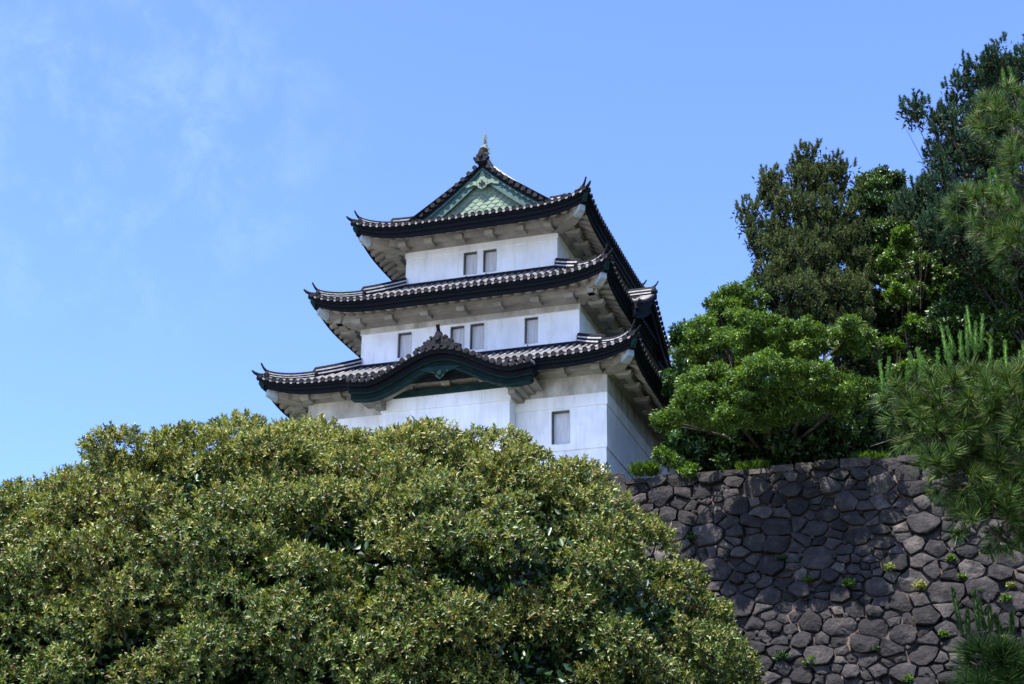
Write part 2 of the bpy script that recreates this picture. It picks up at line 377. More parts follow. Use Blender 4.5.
def ridge_band(mbd, mbw, pts, w=0.17, h=0.34, side=None):
    """stack of ridge tiles: body, pale plaster courses, round cap"""
    secs_b, secs_c, secs_w1, secs_w2 = [], [], [], []
    for i, p in enumerate(pts):
        t = pts[min(i + 1, len(pts) - 1)] - pts[max(i - 1, 0)]; t.z = 0; t.normalize()
        sd = Vector((-t.y, t.x, 0)); z = Vector((0, 0, 1))
        secs_b.append([p - sd * w - z * .10, p - sd * w * .82 + z * h, p + sd * w * .82 + z * h, p + sd * w - z * .10])
        secs_c.append([p + sd * (math.cos(a) * w * .75) + z * (h + math.sin(a) * w * .75 + .01) for a in [math.pi * k / 6 for k in range(7)]])
        def band(z0, z1, e):
            return [p - sd * (w * e) + z * z0, p - sd * (w * e) + z * z1, p + sd * (w * e) + z * z1, p + sd * (w * e) + z * z0]
        secs_w1.append(band(h * .28, h * .45, 1.06)); secs_w2.append(band(h * .72, h * .90, 1.0))
    mbd.sweep(secs_b, True, True); mbd.sweep(secs_c, True, True)
    mbw.sweep(secs_w1, True, True); mbw.sweep(secs_w2, True, True)

def eave_structure(roof, u0, u1, v0, v1, ov, ze, zf, zt):
    """fascia, plastered rafters, beams and corner tips. ov overhang; ze tile underside; zf fascia bottom; zt top of wall"""
    frs = side_frames(u0, u1, v0, v1); dmax = 3.4
    fa = MB(); so_ = MB(); be = MB()
    zf = zf + .07; drop = ze - zf
    for fr in frs:
        ribbon(fa, fr, ze, [(0.02, 0.02), (0.02, -0.14), (0.10, -0.16), (0.12, -drop * .62), (0.20, -drop * .66), (0.22, -drop), (0.34, -drop), (0.34, 0.0)], 0, 1.0, dmax)
        # soffit sheet (rises inwards) and scalloped rafters
        o, al, inn, L = fr
        bd = ov - 0.95                     # beam distance from the eave
        zs = zt + 0.50
        def sz(d, x):
            dc = max(min(x, L - x) - d, 0)
            t = min(max((d - 0.3) / (bd - 0.3), 0), 1)
            return (zf + 0.07) * (1 - t) + zs * t + lift(dc, 0, dmax) * (1 - t) ** 1.3
        n = 40
        ds = [0.30, 0.30 + (bd - .30) * .5, bd + 0.02]
        for i in range(n):
            for k in range(len(ds) - 1):
                q = []
                for (ii, dd) in ((i, ds[k]), (i + 1, ds[k]), (i + 1, ds[k + 1]), (i, ds[k + 1])):
                    t = ii / n; x = dd + (L - 2 * dd) * t
                    p = o + al * x + inn * dd; p.z = sz(dd, x); q.append(p)
                so_.quad(q[0], q[3], q[2], q[1])
        nr = int(round((L - .5) / 0.53)); spr = (L - .5) / nr
        for i in range(nr + 1):
            x = .25 + i * spr; dc = min(x, L - x)
            de = min(bd + 0.05, dc - 0.03)
            if de < 0.45: continue
            secs = []
            for k in range(5):
                d = 0.345 + (de - 0.345) * k / 4
                p = o + al * x + inn * d; p.z = sz(d, x)
                secs.append([p + al * (math.cos(a) * .20) - Vector((0, 0, math.sin(a) * .14 + (-.03 if j in (0, 6) else 0))) for j, a in enumerate([math.pi * j / 6 for j in range(7)])])
            so_.sweep(secs, True, True)
        # beam
        secs = []
        for t in (0, 1):
            x0 = bd - .15 if t == 0 else L - (bd - .15)
            sec = []
            for dd, zz in ((bd, zt + .05), (bd, zt + .50), (bd + .30, zt + .50), (bd + .30, zt + .05)):
                p = o + al * x0 + inn * dd; p.z = zz; sec.append(p)
            secs.append(sec)
        be.sweep(secs, True, True)
        # cove from the beam to the wall
        a0 = bd + .28; a1 = ov + .02
        q = []
        for x, dd, zz in ((a0, a0, zt + .26), (L - a0, a0, zt + .26), (L - a1, a1, zt + .0), (a1, a1, zt + .0)):
            p = o + al * x + inn * dd; p.z = zz; q.append(p)
        be.quad(q[0], q[3], q[2], q[1])
        # bracket arms
        nb = max(2, int(round((L - 2 * ov) / 1.72))); 
        for i in range(nb + 1):
            x = ov + (L - 2 * ov) * i / nb
            if i in (0, nb): x += 0.18 * (1 if i == 0 else -1)
            secs = []
            for dd, zb in ((bd - .20, .02), (bd - .12, -.12), (bd + .42, -.12), (bd + .55, -.04)):
                sec = []
                for ax, zz in ((-.20, zb), (-.20, .10), (.20, .10), (.20, zb)):
                    p = o + al * (x + ax) + inn * dd; p.z = zt + zz + .02; sec.append(p)
                secs.append(sec)
            be.sweep(secs, True, True)
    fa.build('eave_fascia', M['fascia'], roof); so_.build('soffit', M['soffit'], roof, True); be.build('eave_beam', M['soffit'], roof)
    # diagonal corner beams with pale caps
    corners = [(u0, v0, 1, 1), (u1, v0, -1, 1), (u1, v1, -1, -1), (u0, v1, 1, -1)]
    for (cu, cv, su, sv) in corners:
        cb = MB()
        dg = Vector((su, sv, 0)).normalized(); sd = Vector((-dg.y, dg.x, 0))
        c = Vector((cu, cv, 0))
        def sec(d, z0, z1, w_):
            p = c + dg * d
            return [p - sd * w_ + Vector((0, 0, z0)), p - sd * w_ + Vector((0, 0, z1)), p + sd * w_ + Vector((0, 0, z1)), p + sd * w_ + Vector((0, 0, z0))]
        L2 = ov * 1.414
        cb.sweep([sec(1.0, zf + RISE * .45 - .18, zf + RISE * .45 + .25, .20), sec(L2 * .55, zf + .04, zf + .55, .30), sec(L2, zt + .0, zt + .5, .24)], True, True)
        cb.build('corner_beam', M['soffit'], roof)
        tip = MB()
        tip.sweep([sec(.50, zf + RISE * .55 - .10, zf + RISE * .55 + .16, .15), sec(.98, zf + RISE * .38 - .20, zf + RISE * .38 + .14, .20)], True, True)
        tip.build('beam_tip', M['copper_white'], roof)
        sh = MB()
        sh.sweep([sec(.10, ze + RISE * .9 - .26, ze + RISE * .9 - .06, .07), sec(.30, ze + RISE * .75 - .40, ze + RISE * .75 - .1, .12)], True, True)
        sh.build('corner_bracket', M['copper_dark'], roof)

def corner_ridges(roof, u0, u1, v0, v1, ze, f, dmax, dlen, stepup=0.55):
    for (cu, cv, su, sv) in [(u0, v0, 1, 1), (u1, v0, -1, 1), (u1, v1, -1, -1), (u0, v1, 1, -1)]:
        dk, wh = MB(), MB()
        def P(d):
            return Vector((cu + su * d, cv + sv * d, ze + f(d) + lift(d, d, dmax) + .04))
        a = [P(.32 + (dlen * stepup - .32) * k / 8) for k in range(9)]
        ridge_band(dk, wh, a, .15, .24)
        b = [P(dlen * stepup + dlen * (1 - stepup) * k / 5) for k in range(6)]
        ridge_band(dk, wh, b, .17, .40)
        outd = Vector((-su, -sv, 0)).normalized()
        onigawara(dk, P(.30) + Vector((0, 0, .02)), outd, .62)
        finial(dk, P(.34) + Vector((0, 0, .26)), outd, .85)
        onigawara(dk, P(dlen * stepup) + Vector((0, 0, .1)), outd, .7)
        # small upturned tile at the very corner
        q = P(.05)
        dk.tube([q - outd * .5 + Vector((0, 0, .06)), q, q + outd * .22 + Vector((0, 0, .07)), q + outd * .36 + Vector((0, 0, .17))], [.09, .09, .07, .035], 7)
        o = dk.build('corner_ridge', M['tile_dark'], roof)
        wh2 = wh.build('plaster_course', M['mortar_white'], roof)

def skirt_roof(u0, u1, v0, v1, ov, inset, ze, zf, zt, zin):
    """roof band between two storeys; outer rectangle u0..v1, wall line ov inside, next wall inset more"""
    dmax = ov + inset; H = zin - ze
    f = lambda d: H * (0.80 * (d / dmax) + 0.20 * (d / dmax) ** 2)
    roof = MB(); pan = roof
    rows, caps = MB(), MB()
    for fr in side_frames(u0, u1, v0, v1):
        L = fr[3]
        slope_tiles(pan, rows, caps, fr, ze + .06, f, dmax, lambda x, L=L: max(0.0, min(dmax, x, L - x)))
    r = pan.build('roof', M['tile_dark'], tower, True)
    rows.build('tile_rows', M['tile'], r, True); caps.build('tile_ends', M['tile_dark'], r)
    eave_structure(r, u0, u1, v0, v1, ov, ze, zf, zt)
    corner_ridges(r, u0, u1, v0, v1, ze + .06, f, dmax, dmax)
    # dark flashing course against the wall above
    fl = MB(); a = dmax
    U0, U1, V0, V1 = u0 + a, u1 - a, v0 + a, v1 - a
    for (x0, x1, y0, y1) in ((U0 - .22, U1 + .22, V0 - .22, V0 - .003), (U0 - .22, U1 + .22, V1 + .003, V1 + .22), (U0 - .22, U0 - .003, V0 - .003, V1 + .003), (U1 + .003, U1 + .22, V0 - .003, V1 + .003)):
        fl.box(x0, x1, y0, y1, zin - .25, zin + .16)
    fl.build('ridge_course', M['tile_dark'], r)
    return r, f, dmax

def wall_block(name, u0, u1, v0, v1, z0, z1, wins, seams, depth=0.24):
    """plastered storey; wins on the front: (ua, ub, za, zb); seams: heights where the face steps out"""
    mb = MB()
    # horizontal sections, upper ones 35 mm proud of the one below
    zs = [z0] + sorted(seams) + [z1]; ns = len(zs) - 1
    for k in range(ns):
        e = 0.045 * k if name != 'x' else 0
        a, b = zs[k], zs[k + 1]
        U0, U1, V0, V1 = u0 - e, u1 + e, v0 - e, v1 + e
        mb.quad((U1, V0, a), (U1, V1, a), (U1, V1, b), (U1, V0, b))
        mb.quad((U1, V1, a), (U0, V1, a), (U0, V1, b), (U1, V1, b))
        mb.quad((U0, V1, a), (U0, V0, a), (U0, V0, b), (U0, V1, b))
        xs = sorted({U0, U1, *[w_[0] for w_ in wins], *[w_[1] for w_ in wins]})
        ws = sorted({a, b, *[z for w_ in wins for z in w_[2:4] if a < z < b]})
        for i in range(len(xs) - 1):
            for j in range(len(ws) - 1):
                cx, cz = (xs[i] + xs[i + 1]) / 2, (ws[j] + ws[j + 1]) / 2
                if any(w_[0] < cx < w_[1] and w_[2] < cz < w_[3] for w_ in wins): continue
                mb.quad((xs[i], V0, ws[j]), (xs[i + 1], V0, ws[j]), (xs[i + 1], V0, ws[j + 1]), (xs[i], V0, ws[j + 1]))
        if k > 0:   # underside of the step
            c = e - 0.045
            mb.quad((U0, V0, a), (U0, v0 - c, a), (U1, v0 - c, a), (U1, V0, a))
            mb.quad((u1 + c, V0, a), (u1 + c, V1, a), (U1, V1, a), (U1, V0, a))
    for (a, b, c, d) in wins:
        y = v0 - 0.045 * (ns - 1); y2 = v0 + depth
        mb.quad((a, y, c), (a, y, d), (a, y2, d), (a, y2, c)); mb.quad((b, y, c), (b, y2, c), (b, y2, d), (b, y, d))
        mb.quad((a, y, c), (a, y2, c), (b, y2, c), (b, y, c)); mb.quad((a, y, d), (b, y, d), (b, y2, d), (a, y2, d))
    w_ = mb.build('wall', M['plaster'], tower)
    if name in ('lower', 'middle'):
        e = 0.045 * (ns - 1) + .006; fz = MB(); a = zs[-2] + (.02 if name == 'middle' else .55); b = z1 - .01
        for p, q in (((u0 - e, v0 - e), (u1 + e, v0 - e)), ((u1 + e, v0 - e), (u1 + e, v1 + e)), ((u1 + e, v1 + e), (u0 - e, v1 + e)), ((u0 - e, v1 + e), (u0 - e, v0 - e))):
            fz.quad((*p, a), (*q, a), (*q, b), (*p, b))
        fz.build('eave_shade_band', M['shade_dirt_plaster'], w_)  # band painted with the shade under the eaves, plus dirt
    for (a, b, c, d) in wins:
        s = MB(); s.box(a - .02, b + .02, v0 + depth - .03, v0 + depth + .05, c - .02, d + .02)
        s.box(a + .62 * (b - a) - .012, a + .62 * (b - a) + .012, v0 + depth - .045, v0 + depth - .03, c, d - .02)
        s.build('window_shutter', M['shutter'], w_)
        fr_ = MB(); y = v0 - .01; y2 = v0 + depth - .032
        fr_.box(a + .003, a + .035, y, y2, c + .003, d - .003); fr_.box(b - .03, b - .003, y + .1, y2, c + .003, d - .003); fr_.box(a + .037, b - .032, y, y2, d - .035, d - .003)
        fr_.build('jamb_shade_strip', M['jamb_shade'], w_)  # dark strips standing in for shade on jambs and lintel
        if name != 'lower':
            h = MB(); c0 = Vector((a + .25 * (b - a), v0 - .01, c - .09))
            h.tube([c0, c0 - Vector((0, .05, 0)), c0 - Vector((0, .06, .04))], [.02, .03, .01], 6); h.build('drain_spout', M['fascia'], w_)
    return w_

# storeys ----------------------------------------------------------
w1 = wall_block('lower', -W, 0, 0, D, 0.0, 4.60, [(-2.42, -1.60, 1.50, 3.02)], [1.2, 3.12])
bay = MB()   # projecting bay under the curved gable
for (z0, z1, e) in ((0.0, 1.2, 0.0), (1.2, 3.42, .04), (3.42, 4.02, .09)):
    bay.box(-10.02 - e, -4.10 + e, -.85 - e, -.045 * 0 - .1 + .1 - .092, z0, z1)
bay.build('bay', M['plaster'], tower)
w2 = wall_block('middle', -W + I2, -I2, I2, D - I2, 6.3, 8.85,
                [(-10.50, -9.82, 7.08, 8.34), (-7.86, -7.18, 7.10, 8.34), (-6.88, -6.20, 7.08, 8.36), (-4.22, -3.58, 7.06, 8.34)], [8.44])
w3 = wall_block('upper', -W + I3, -I3, I3, D - I3, 11.0, 13.36, [(-7.86, -7.18, 11.68, 12.88), (-6.85, -6.17, 11.69, 12.88)], [12.98])

E1, E2, E3 = 1.88, 1.95, 2.10
skirt_roof(-W - E1, E1, -E1, D + E1, E1, I2, 4.86, 4.33, 4.48, 6.68)
r2, f2_, dm2 = skirt_roof(-W + I2 - E2, -I2 + E2, I2 - E2, D - I2 + E2, E2, I3 - I2, 9.38, 8.83, 8.73, 11.33)

# top roof: hip and gable -------------------------------------------
u0, u1, v0, v1 = -W + I3 - E3, -I3 + E3, I3 - E3, D - I3 + E3
ZE3 = 13.72
f3 = lambda d: .342 * d + .0528 * d * d
UC = (u0 + u1) / 2; HW = (u1 - u0) / 2
VG = v0 + 2.0; VGB = v1 - 2.0; DH = 2.8
pan, rows, caps = MB(), MB(), MB()
for k, fr in enumerate(side_frames(u0, u1, v0, v1)):
    L = fr[3]
    if k in (0, 2):
        dend = lambda x, L=L: max(0.0, min(DH, x, L - x))
    else:
        dend = lambda x, L=L: (HW if 2.03 < x < L - 2.03 else max(0.0, min(x, L - x)))
    slope_tiles(pan, rows, caps, fr, ZE3 + .06, f3, 3.4, dend, nst=10)
roof3 = pan.build('roof', M['tile_dark'], tower, True)
rows.build('tile_rows', M['tile'], roof3, True); caps.build('tile_ends', M['tile_dark'], roof3)
eave_structure(roof3, u0, u1, v0, v1, E3, ZE3, 13.12, 13.26)
corner_ridges(roof3, u0, u1, v0, v1, ZE3 + .06, f3, 3.4, 2.5, .6)
ZR = ZE3 + .06 + f3(HW)            # ridge height
dk, wh = MB(), MB()
rp = [Vector((UC, VG - .05 + (VGB - VG + .1) * k / 10, ZR - .08 + .10 * (2 * k / 10 - 1) ** 2)) for k in range(11)]
ridge_band(dk, wh, rp, .22, .50)
onigawara(dk, Vector((UC, VG - .12, ZR + .12)), Vector((0, -1, 0)), 1.0)
onigawara(dk, Vector((UC, VGB + .12, ZR + .12)), Vector((0, 1, 0)), 1.0)
mr_ = dk.build('main_ridge', M['tile_dark'], tower); wh.build('plaster_course', M['mortar_white'], mr_)

def rake_pt(x, v, dz=0.0):
    """point on the main slope, x = signed distance from the ridge"""
    d = HW - abs(x); return Vector((UC + x, v, ZE3 + .06 + f3(d) + dz))
for (vg, sg) in ((VG, 1), (VGB, -1)):
    gw = MB()   # gable wall triangle, recessed
    n = 14; xs = [-3.9 + 7.8 * k / n for k in range(n + 1)]
    vw = vg + sg * .42
    for k in range(n):
        a, b = rake_pt(xs[k], vw, -.12), rake_pt(xs[k + 1], vw, -.12)
        gw.quad(a, b, Vector((b.x, vw, 14.0)), Vector((a.x, vw, 14.0)))
    gb = gw.build('gable', M['copper_pale'], tower)
    # overlapping copper sheets on the gable wall
    sh = MB(); row = 0; z = 14.6
    while z < 17.1:
        for i in range(-14, 15):
            x = i * .42 + (row % 2) * .21
            p = rake_pt(x, vw, 0)
            if abs(x) > 3.6 or z + .3 > p.z - .15: continue
            c = Vector((UC + x, vw - sg * .045, z))
            sh.add([c + Vector((-.20, 0, 0)), c + Vector((0, -sg * .02, -.10)), c + Vector((.20, 0, 0)), c + Vector((.20, sg * .016, .2)), c + Vector((-.20, sg * .016, .2))], [(0, 1, 2, 3, 4)])
        z += .2; row += 1
    sh.build('copper_sheet', M['copper_pale'], gb)
    def rake_band(mb, dz0, dz1, va, vb, x1=4.2, n=16):
        for s2 in (-1, 1):
            secs = []
            for k in range(n + 1):
                x = s2 * x1 * k / n
                secs.append([rake_pt(x, va, dz0), rake_pt(x, vb, dz0), rake_pt(x, vb, dz1), rake_pt(x, va, dz1)])
            mb.sweep(secs, True, True)
    b1, b2, b3 = MB(), MB(), MB()
    rake_band(b1, -.10, -.03, vg - sg * .02, vg + sg * .41)
    rake_band(b1, -.22, -.103, vg + sg * .04, vg + sg * .3)
    rake_band(b2, -.36, -.223, vg + sg * .08, vg + sg * .3)
    rake_band(b3, -.82, -.363, vg + sg * .16, vg + sg * .28)
    b1.build('verge_board', M['fascia'], gb); b2.build('upper_bargeboard', M['copper'], gb); b3.build('bargeboard', M['copper'], gb)
    # verge tiles: short rows facing out
    for s2 in (-1, 1):
        vt, vc = MB(), MB(); x = .32
        while x < 3.95:
            p = rake_pt(s2 * x, vg, 0); q = rake_pt(s2 * x, vg + sg * .62, 0)
            tn = (rake_pt(s2 * (x + .1), vg) - rake_pt(s2 * x, vg)).normalized(); nm = Vector((-tn.z * s2, 0, abs(tn.x)));
            nm = Vector((tn.z * -1 * (1 if tn.x > 0 else -1), 0, abs(tn.x)))
            vt.tube([p - Vector((0, sg * .06, 0)) + nm * .05, q + nm * .05], [.105, .105], 10)
            vc.tube([p - Vector((0, sg * .10, 0)) + nm * .05, p - Vector((0, sg * .03, 0)) + nm * .05], [.125, .125], 10)
            x += .31
        vt.build('verge_tiles', M['tile'], gb, True); vc.build('verge_tile_ends', M['tile_dark'], gb)
    # descending ridges beside the verge
    for s2 in (-1, 1):
        d1, d2 = MB(), MB()
        pts = [rake_pt(s2 * (.35 + 3.7 * k / 9), vg + sg * .95, .05) for k in range(10)]
        secs_b, secs_w, secs_c = [], [], []
        for p in pts:
            yy = Vector((0, 1, 0)); z = Vector((0, 0, 1))
            secs_b.append([p - yy * .17, p - yy * .14 + z * .36, p + yy * .14 + z * .36, p + yy * .17])
            secs_w.append([p - yy * .18 + z * .12, p - yy * .18 + z * .2, p + yy * .18 + z * .2, p + yy * .18 + z * .12])
            secs_c.append([p + yy * (math.cos(a) * .16) + z * (.37 + math.sin(a) * .14) for a in [math.pi * j / 6 for j in range(7)]])
        d1.sweep(secs_b, True, True); d2.sweep(secs_w, True, True); d2.sweep(secs_c, True, True)
        onigawara(d1, pts[-1], Vector((s2, 0, 0)), .75)
        d1.build('descending_ridge', M['tile_dark'], gb); d2.build('ridge_cap', M['mortar_white'], gb)
    # pendant
    pd = MB(); c = Vector((UC, vg + sg * .10, ZR - 1.12))
    def plate(prof, th=.07, mbx=pd, cc=c):
        a = [cc + Vector((x, 0, z)) for x, z in prof]
        mbx.sweep([a, [q + Vector((0, sg * th, 0)) for q in a]], True, True)
    plate([(-.28, .20), (-.30, .0), (-.20, -.20), (0, -.32), (.20, -.20), (.30, 0), (.28, .20), (.13, .34), (.10, .62), (0, .72), (-.10, .62), (-.13, .34)])
    for s2 in (-1, 1):
        plate([(s2 * x, z) for x, z in [(.24, .12), (.50, .20), (.66, .14), (.84, .02), (.98, -.02), (.86, -.14), (.66, -.10), (.48, -.02), (.24, -.10)]], .06)
    fl = MB(); cc = c + Vector((0, -sg * .03, 0))
    for a in (0, math.pi / 2, math.pi, 3 * math.pi / 2):
        e = Vector((math.cos(a), 0, math.sin(a))); s3 = Vector((-math.sin(a), 0, math.cos(a)))
        fl.sweep([[cc + e * .02, cc + e * .10 + s3 * .06, cc + e * .19, cc + e * .10 - s3 * .06], [q - Vector((0, sg * .03, 0)) for q in (cc + e * .02, cc + e * .10 + s3 * .06, cc + e * .19, cc + e * .10 - s3 * .06)]], True, True)
    po = pd.build('gable_pendant', M['copper_pale'], gb); fl.build('pendant_flower', M['fascia'], gb)
    # fish ornament on the ridge end
    fs = MB(); b = Vector((UC, vg + sg * .35, ZR + .52))
    body = [(0, 0, .20), (-.14, .12, .24), (-.12, .30, .22), (.0, .48, .18), (.10, .66, .13), (.10, .84, .09), (.02, 1.0, .06)]
    fs.tube([b + Vector((0, sg * y, z)) for y, z, r in body], [r * 1.05 for y, z, r in body], 9)
    top = b + Vector((0, sg * .02, .98))
    for dx, dz in ((-.10, .20), (-.02, .42), (.08, .30)):
        e = Vector((dx, 0, dz)); s3 = Vector((dz, 0, -dx)).normalized() * .07
        fs.sweep([[top, top + e * .5 + s3, top + e, top + e * .5 - s3], [q + Vector((0, .05, 0)) for q in (top, top + e * .5 + s3, top + e, top + e * .5 - s3)]], True, True)
    for s2 in (-1, 1):
        for zz, ln in ((.10, .22), (.34, .14)):
            q = b + Vector((s2 * .16, 0, zz)); e = Vector((s2 * ln * .7, 0, ln)); s3 = Vector((ln * .3, 0, -s2 * ln * .25))
            fs.sweep([[q, q + e * .5 + s3, q + e, q + e * .4 - s3], [k + Vector((0, .05, 0)) for k in (q, q + e * .5 + s3, q + e, q + e * .4 - s3)]], True, True)
    fs.build('ridge_fish', M['bronze'], tower)

# curved gable over the bay (karahafu) -------------------------------
KC = -6.9; KH = 4.25
def kprof(x):
    """height of the curved gable at signed distance x from its centre"""
    a = min(abs(x) / KH, 1.0)
    return 4.36 + 1.18 * (0.5 + 0.5 * math.cos(math.pi * min(a / 0.80, 1.0))) ** 0.86 + (0.10 * max(0, a - .80) / .20)
kx = [-KH + 2 * KH * k / 56 for k in range(57)]
KV = -2.45
def kband(mb, dz0, dz1, va, vb, x1=KH, n=56, sl=0.0):
    secs = []
    for k in range(n + 1):
        x = -x1 + 2 * x1 * k / n
        e = 0.02
        t = Vector((2 * e, 0, kprof(x + e) - kprof(x - e))).normalized(); nm = Vector((-t.z, 0, t.x))
        c = Vector((KC + x, 0, kprof(x)))
        secs.append([c + nm * dz0 + Vector((0, va, 0)), c + nm * dz0 + Vector((0, vb, sl)), c + nm * dz1 + Vector((0, vb, sl)), c + nm * dz1 + Vector((0, va, 0))])
    mb.sweep(secs, True, True)
kr = MB(); kband(kr, -.02, .05, KV, .6, sl=.35)
kro = kr.build('curved_gable', M['tile_dark'], tower, True)
vt, vc = MB(), MB(); x = -KH + .12
while x < KH - .05:
    e = .02; t = Vector((2 * e, 0, kprof(x + e) - kprof(x - e))).normalized(); nm = Vector((-t.z, 0, t.x))
    p = Vector((KC + x, KV, kprof(x))) + nm * .10
    vt.tube([p - Vector((0, .05, 0)), p + Vector((0, 2.6, .35))], [.10, .10], 8)
    vc.tube([p - Vector((0, .10, 0)), p - Vector((0, .02, 0))], [.12, .12], 10)
    x += .345 * t.x * .98
vt.build('tile_rows', M['tile'], kro, True); vc.build('tile_ends', M['tile_dark'], kro)
k1, k2, k3, k4, k5 = MB(), MB(), MB(), MB(), MB()
kband(k1, -.16, -.023, KV + .06, KV + 1.2)
kband(k1, -.36, -.163, KV + .26, KV + .8)
kband(k2, -.41, -.363, KV + .30, KV + .8, KH - .05)
kband(k4, -.66, -.413, KV + .42, KV + .7, KH - .12)
kband(k2, -.71, -.663, KV + .38, KV + .7, KH - .2)
kband(k5, -.50, -.42, KV + .81, -.3, KH - .6)
k1.build('gable_fascia', M['fascia'], kro); k2.build('copper_edge', M['copper_dark'], kro)
k4.build('bargeboard', M['copper_shade'], kro); k5.build('curved_ceiling', M['soffit'], kro)
for s2 in (-1, 1):       # side returns under the ends of the curve
    rb = MB(); 
    for j, (z0, z1, o1, o2) in enumerate(((3.78, 3.93, 2.95, 3.75), (3.60, 3.76, 2.95, 3.5), (3.42, 3.58, 2.95, 3.25))):
        a, b = sorted((KC + s2 * o1, KC + s2 * o2)); rb.box(a, b, -1.9 + .2 * j, -.10, z0 + .1, z1 + .1)
    rb.build('bracket_stack', M['soffit'], kro)
    wb = MB(); a, b = sorted((KC + s2 * 3.3, KC + s2 * (KH - .1))); wb.box(a, b, KV + .5, -.2, 3.98, 4.1)
    wb.build('gable_soffit', M['soffit'], kro)
lt = MB(); lt.box(KC - 3.05, KC + 3.05, -1.10, -.12, 4.03, 4.26); lt.build('lintel_beam', M['copper_dark'], kro)
rc = MB(); rc.box(KC - 2.75, KC + 2.75, -.70, -.12, 4.262, 5.0); rc.build('gable_recess', M['recess'], kro)
pd = MB(); c = Vector((KC - .0, KV + .36, kprof(0) - .86))
prof = [(-1.0, .12), (-.55, -.02), (-.32, -.08), (-.16, -.28), (0, -.40), (.16, -.28), (.32, -.08), (.55, -.02), (1.0, .12), (.5, .2), (-.5, .2)]
a = [c + Vector((x, 0, z)) for x, z in prof]; pd.sweep([a, [q + Vector((0, .09, 0)) for q in a]], True, True)
pd.tube([c + Vector((0, -.05, -.12)), c + Vector((0, .0, -.12))], [.10, .12], 8)
pd.build('gable_pendant', M['copper_dark'], kro)
orn = MB(); c = Vector((KC, KV + .12, kprof(0) + .2))
onigawara(orn, c + Vector((0, 0, .12)), Vector((0, -1, 0)), 1.1)
for s2 in (-1, 1):
    for (x, z, r) in ((.32, .05, .16), (.50, .02, .15), (.68, -.02, .13), (.86, -.06, .11), (.45, .22, .12), (.62, .16, .10), (.34, .40, .09), (1.0, -.08, .08)):
        q = c + Vector((s2 * x, 0, z)); orn.tube([q - Vector((0, .10, 0)), q + Vector((0, .05, 0)), q + Vector((0, .14, .02))], [r * .8, r, r * .6], 9)
orn.tube([c + Vector((0, 0, .62)), c + Vector((0, -.1, .80)), c + Vector((0, -.16, .95))], [.10, .08, .10], 8)
orn.build('gable_crest', M['tile_dark'], kro)
rdg, rdw = MB(), MB(); ridge_band(rdg, rdw, [Vector((KC, KV + .3 + 2.6 * k / 4, kprof(0) + .12 + .1 * k)) for k in range(5)], .16, .2)
rdg.build('gable_ridge', M['tile_dark'], kro)

# side gable on the second roof, facing right (+u) -----------------
for sgn in (1,):
    GC = D / 2; GH = 3.45; uE = (-I2 + E2 + .30) if sgn == 1 else (-W + I2 - E2 - .30)
    uW = -I3 if sgn == 1 else -W + I3
    U_ = Vector((sgn, 0, 0))
    def gp(x):
        a = min(abs(x) / GH, 1.0)
        return 9.44 + 1.72 * (1 - a) ** 1.32
    def gband(mb, n0, n1, ua, ub, x1=GH, n=36):
        secs = []
        for k in range(n + 1):
            x = -x1 + 2 * x1 * k / n; e = .02
            t = Vector((0, 2 * e, gp(x + e) - gp(x - e))).normalized(); nm = Vector((0, -t.z, t.y))
            c = Vector((0, GC + x, gp(x)))
            secs.append([c + nm * n0 + Vector((ua, 0, 0)), c + nm * n0 + Vector((ub, 0, 0)), c + nm * n1 + Vector((ub, 0, 0)), c + nm * n1 + Vector((ua, 0, 0))])
        mb.sweep(secs, True, True)
    g0 = MB(); gband(g0, -.02, .03, uE, uW); gg = g0.build('side_gable', M['tile_dark'], tower, True)
    rw, cp_ = MB(), MB(); nrow = int(abs(uE - uW) / SP)
    for i in range(2, nrow):
        uu = uE - sgn * (SP * i)
        for s2 in (-1, 1):
            pts = [Vector((uu, GC + s2 * GH * k / 12, gp(GH * k / 12) + .05)) for k in range(1, 13)]
            rw.tube(pts, [.095] * len(pts), 8)
    x = -GH + .1
    while x < GH:
        e = .02; t = Vector((0, 2 * e, gp(x + e) - gp(x - e))).normalized(); nm = Vector((0, -t.z, t.y))
        p = Vector((uE, GC + x, gp(x))) + nm * .07
        rw.tube([p + U_ * .06, p - U_ * .62], [.105, .105], 8); cp_.tube([p + U_ * .10, p + U_ * .02], [.12, .12], 9)
        x += .32 * t.y
    rw.build('tile_rows', M['tile'], gg, True); cp_.build('tile_ends', M['tile_dark'], gg)
    fa = MB(); gband(fa, -.30, -.023, uE - sgn * .04, uE - sgn * .9); gband(fa, -.70, -.303, uE - sgn * .14, uE - sgn * .30); fa.build('gable_fascia', M['fascia'], gg)
    wl = MB(); n = 16
    for k in range(n):
        a, b = -GH * .9 + GH * 1.8 * k / n, -GH * .9 + GH * 1.8 * (k + 1) / n; uu = uE - sgn * .95
        wl.quad(Vector((uu, GC + a, gp(a) - .2)), Vector((uu, GC + b, gp(b) - .2)), Vector((uu, GC + b, 9.3)), Vector((uu, GC + a, 9.3)))
    wl.build('gable_wall', M['recess'], gg)
    dk, wh = MB(), MB()
    ridge_band(dk, wh, [Vector((uE - sgn * (.05 + (abs(uE - uW) - .05) * k / 6), GC, gp(0) + .05)) for k in range(7)], .19, .36)
    onigawara(dk, Vector((uE + sgn * .02, GC, gp(0) + .12)), U_, .85)
    finial(dk, Vector((uE - sgn * .05, GC, gp(0) + .5)), U_, .7)
    dk.build('gable_ridge', M['tile_dark'], gg); wh.build('plaster_course', M['mortar_white'], gg)

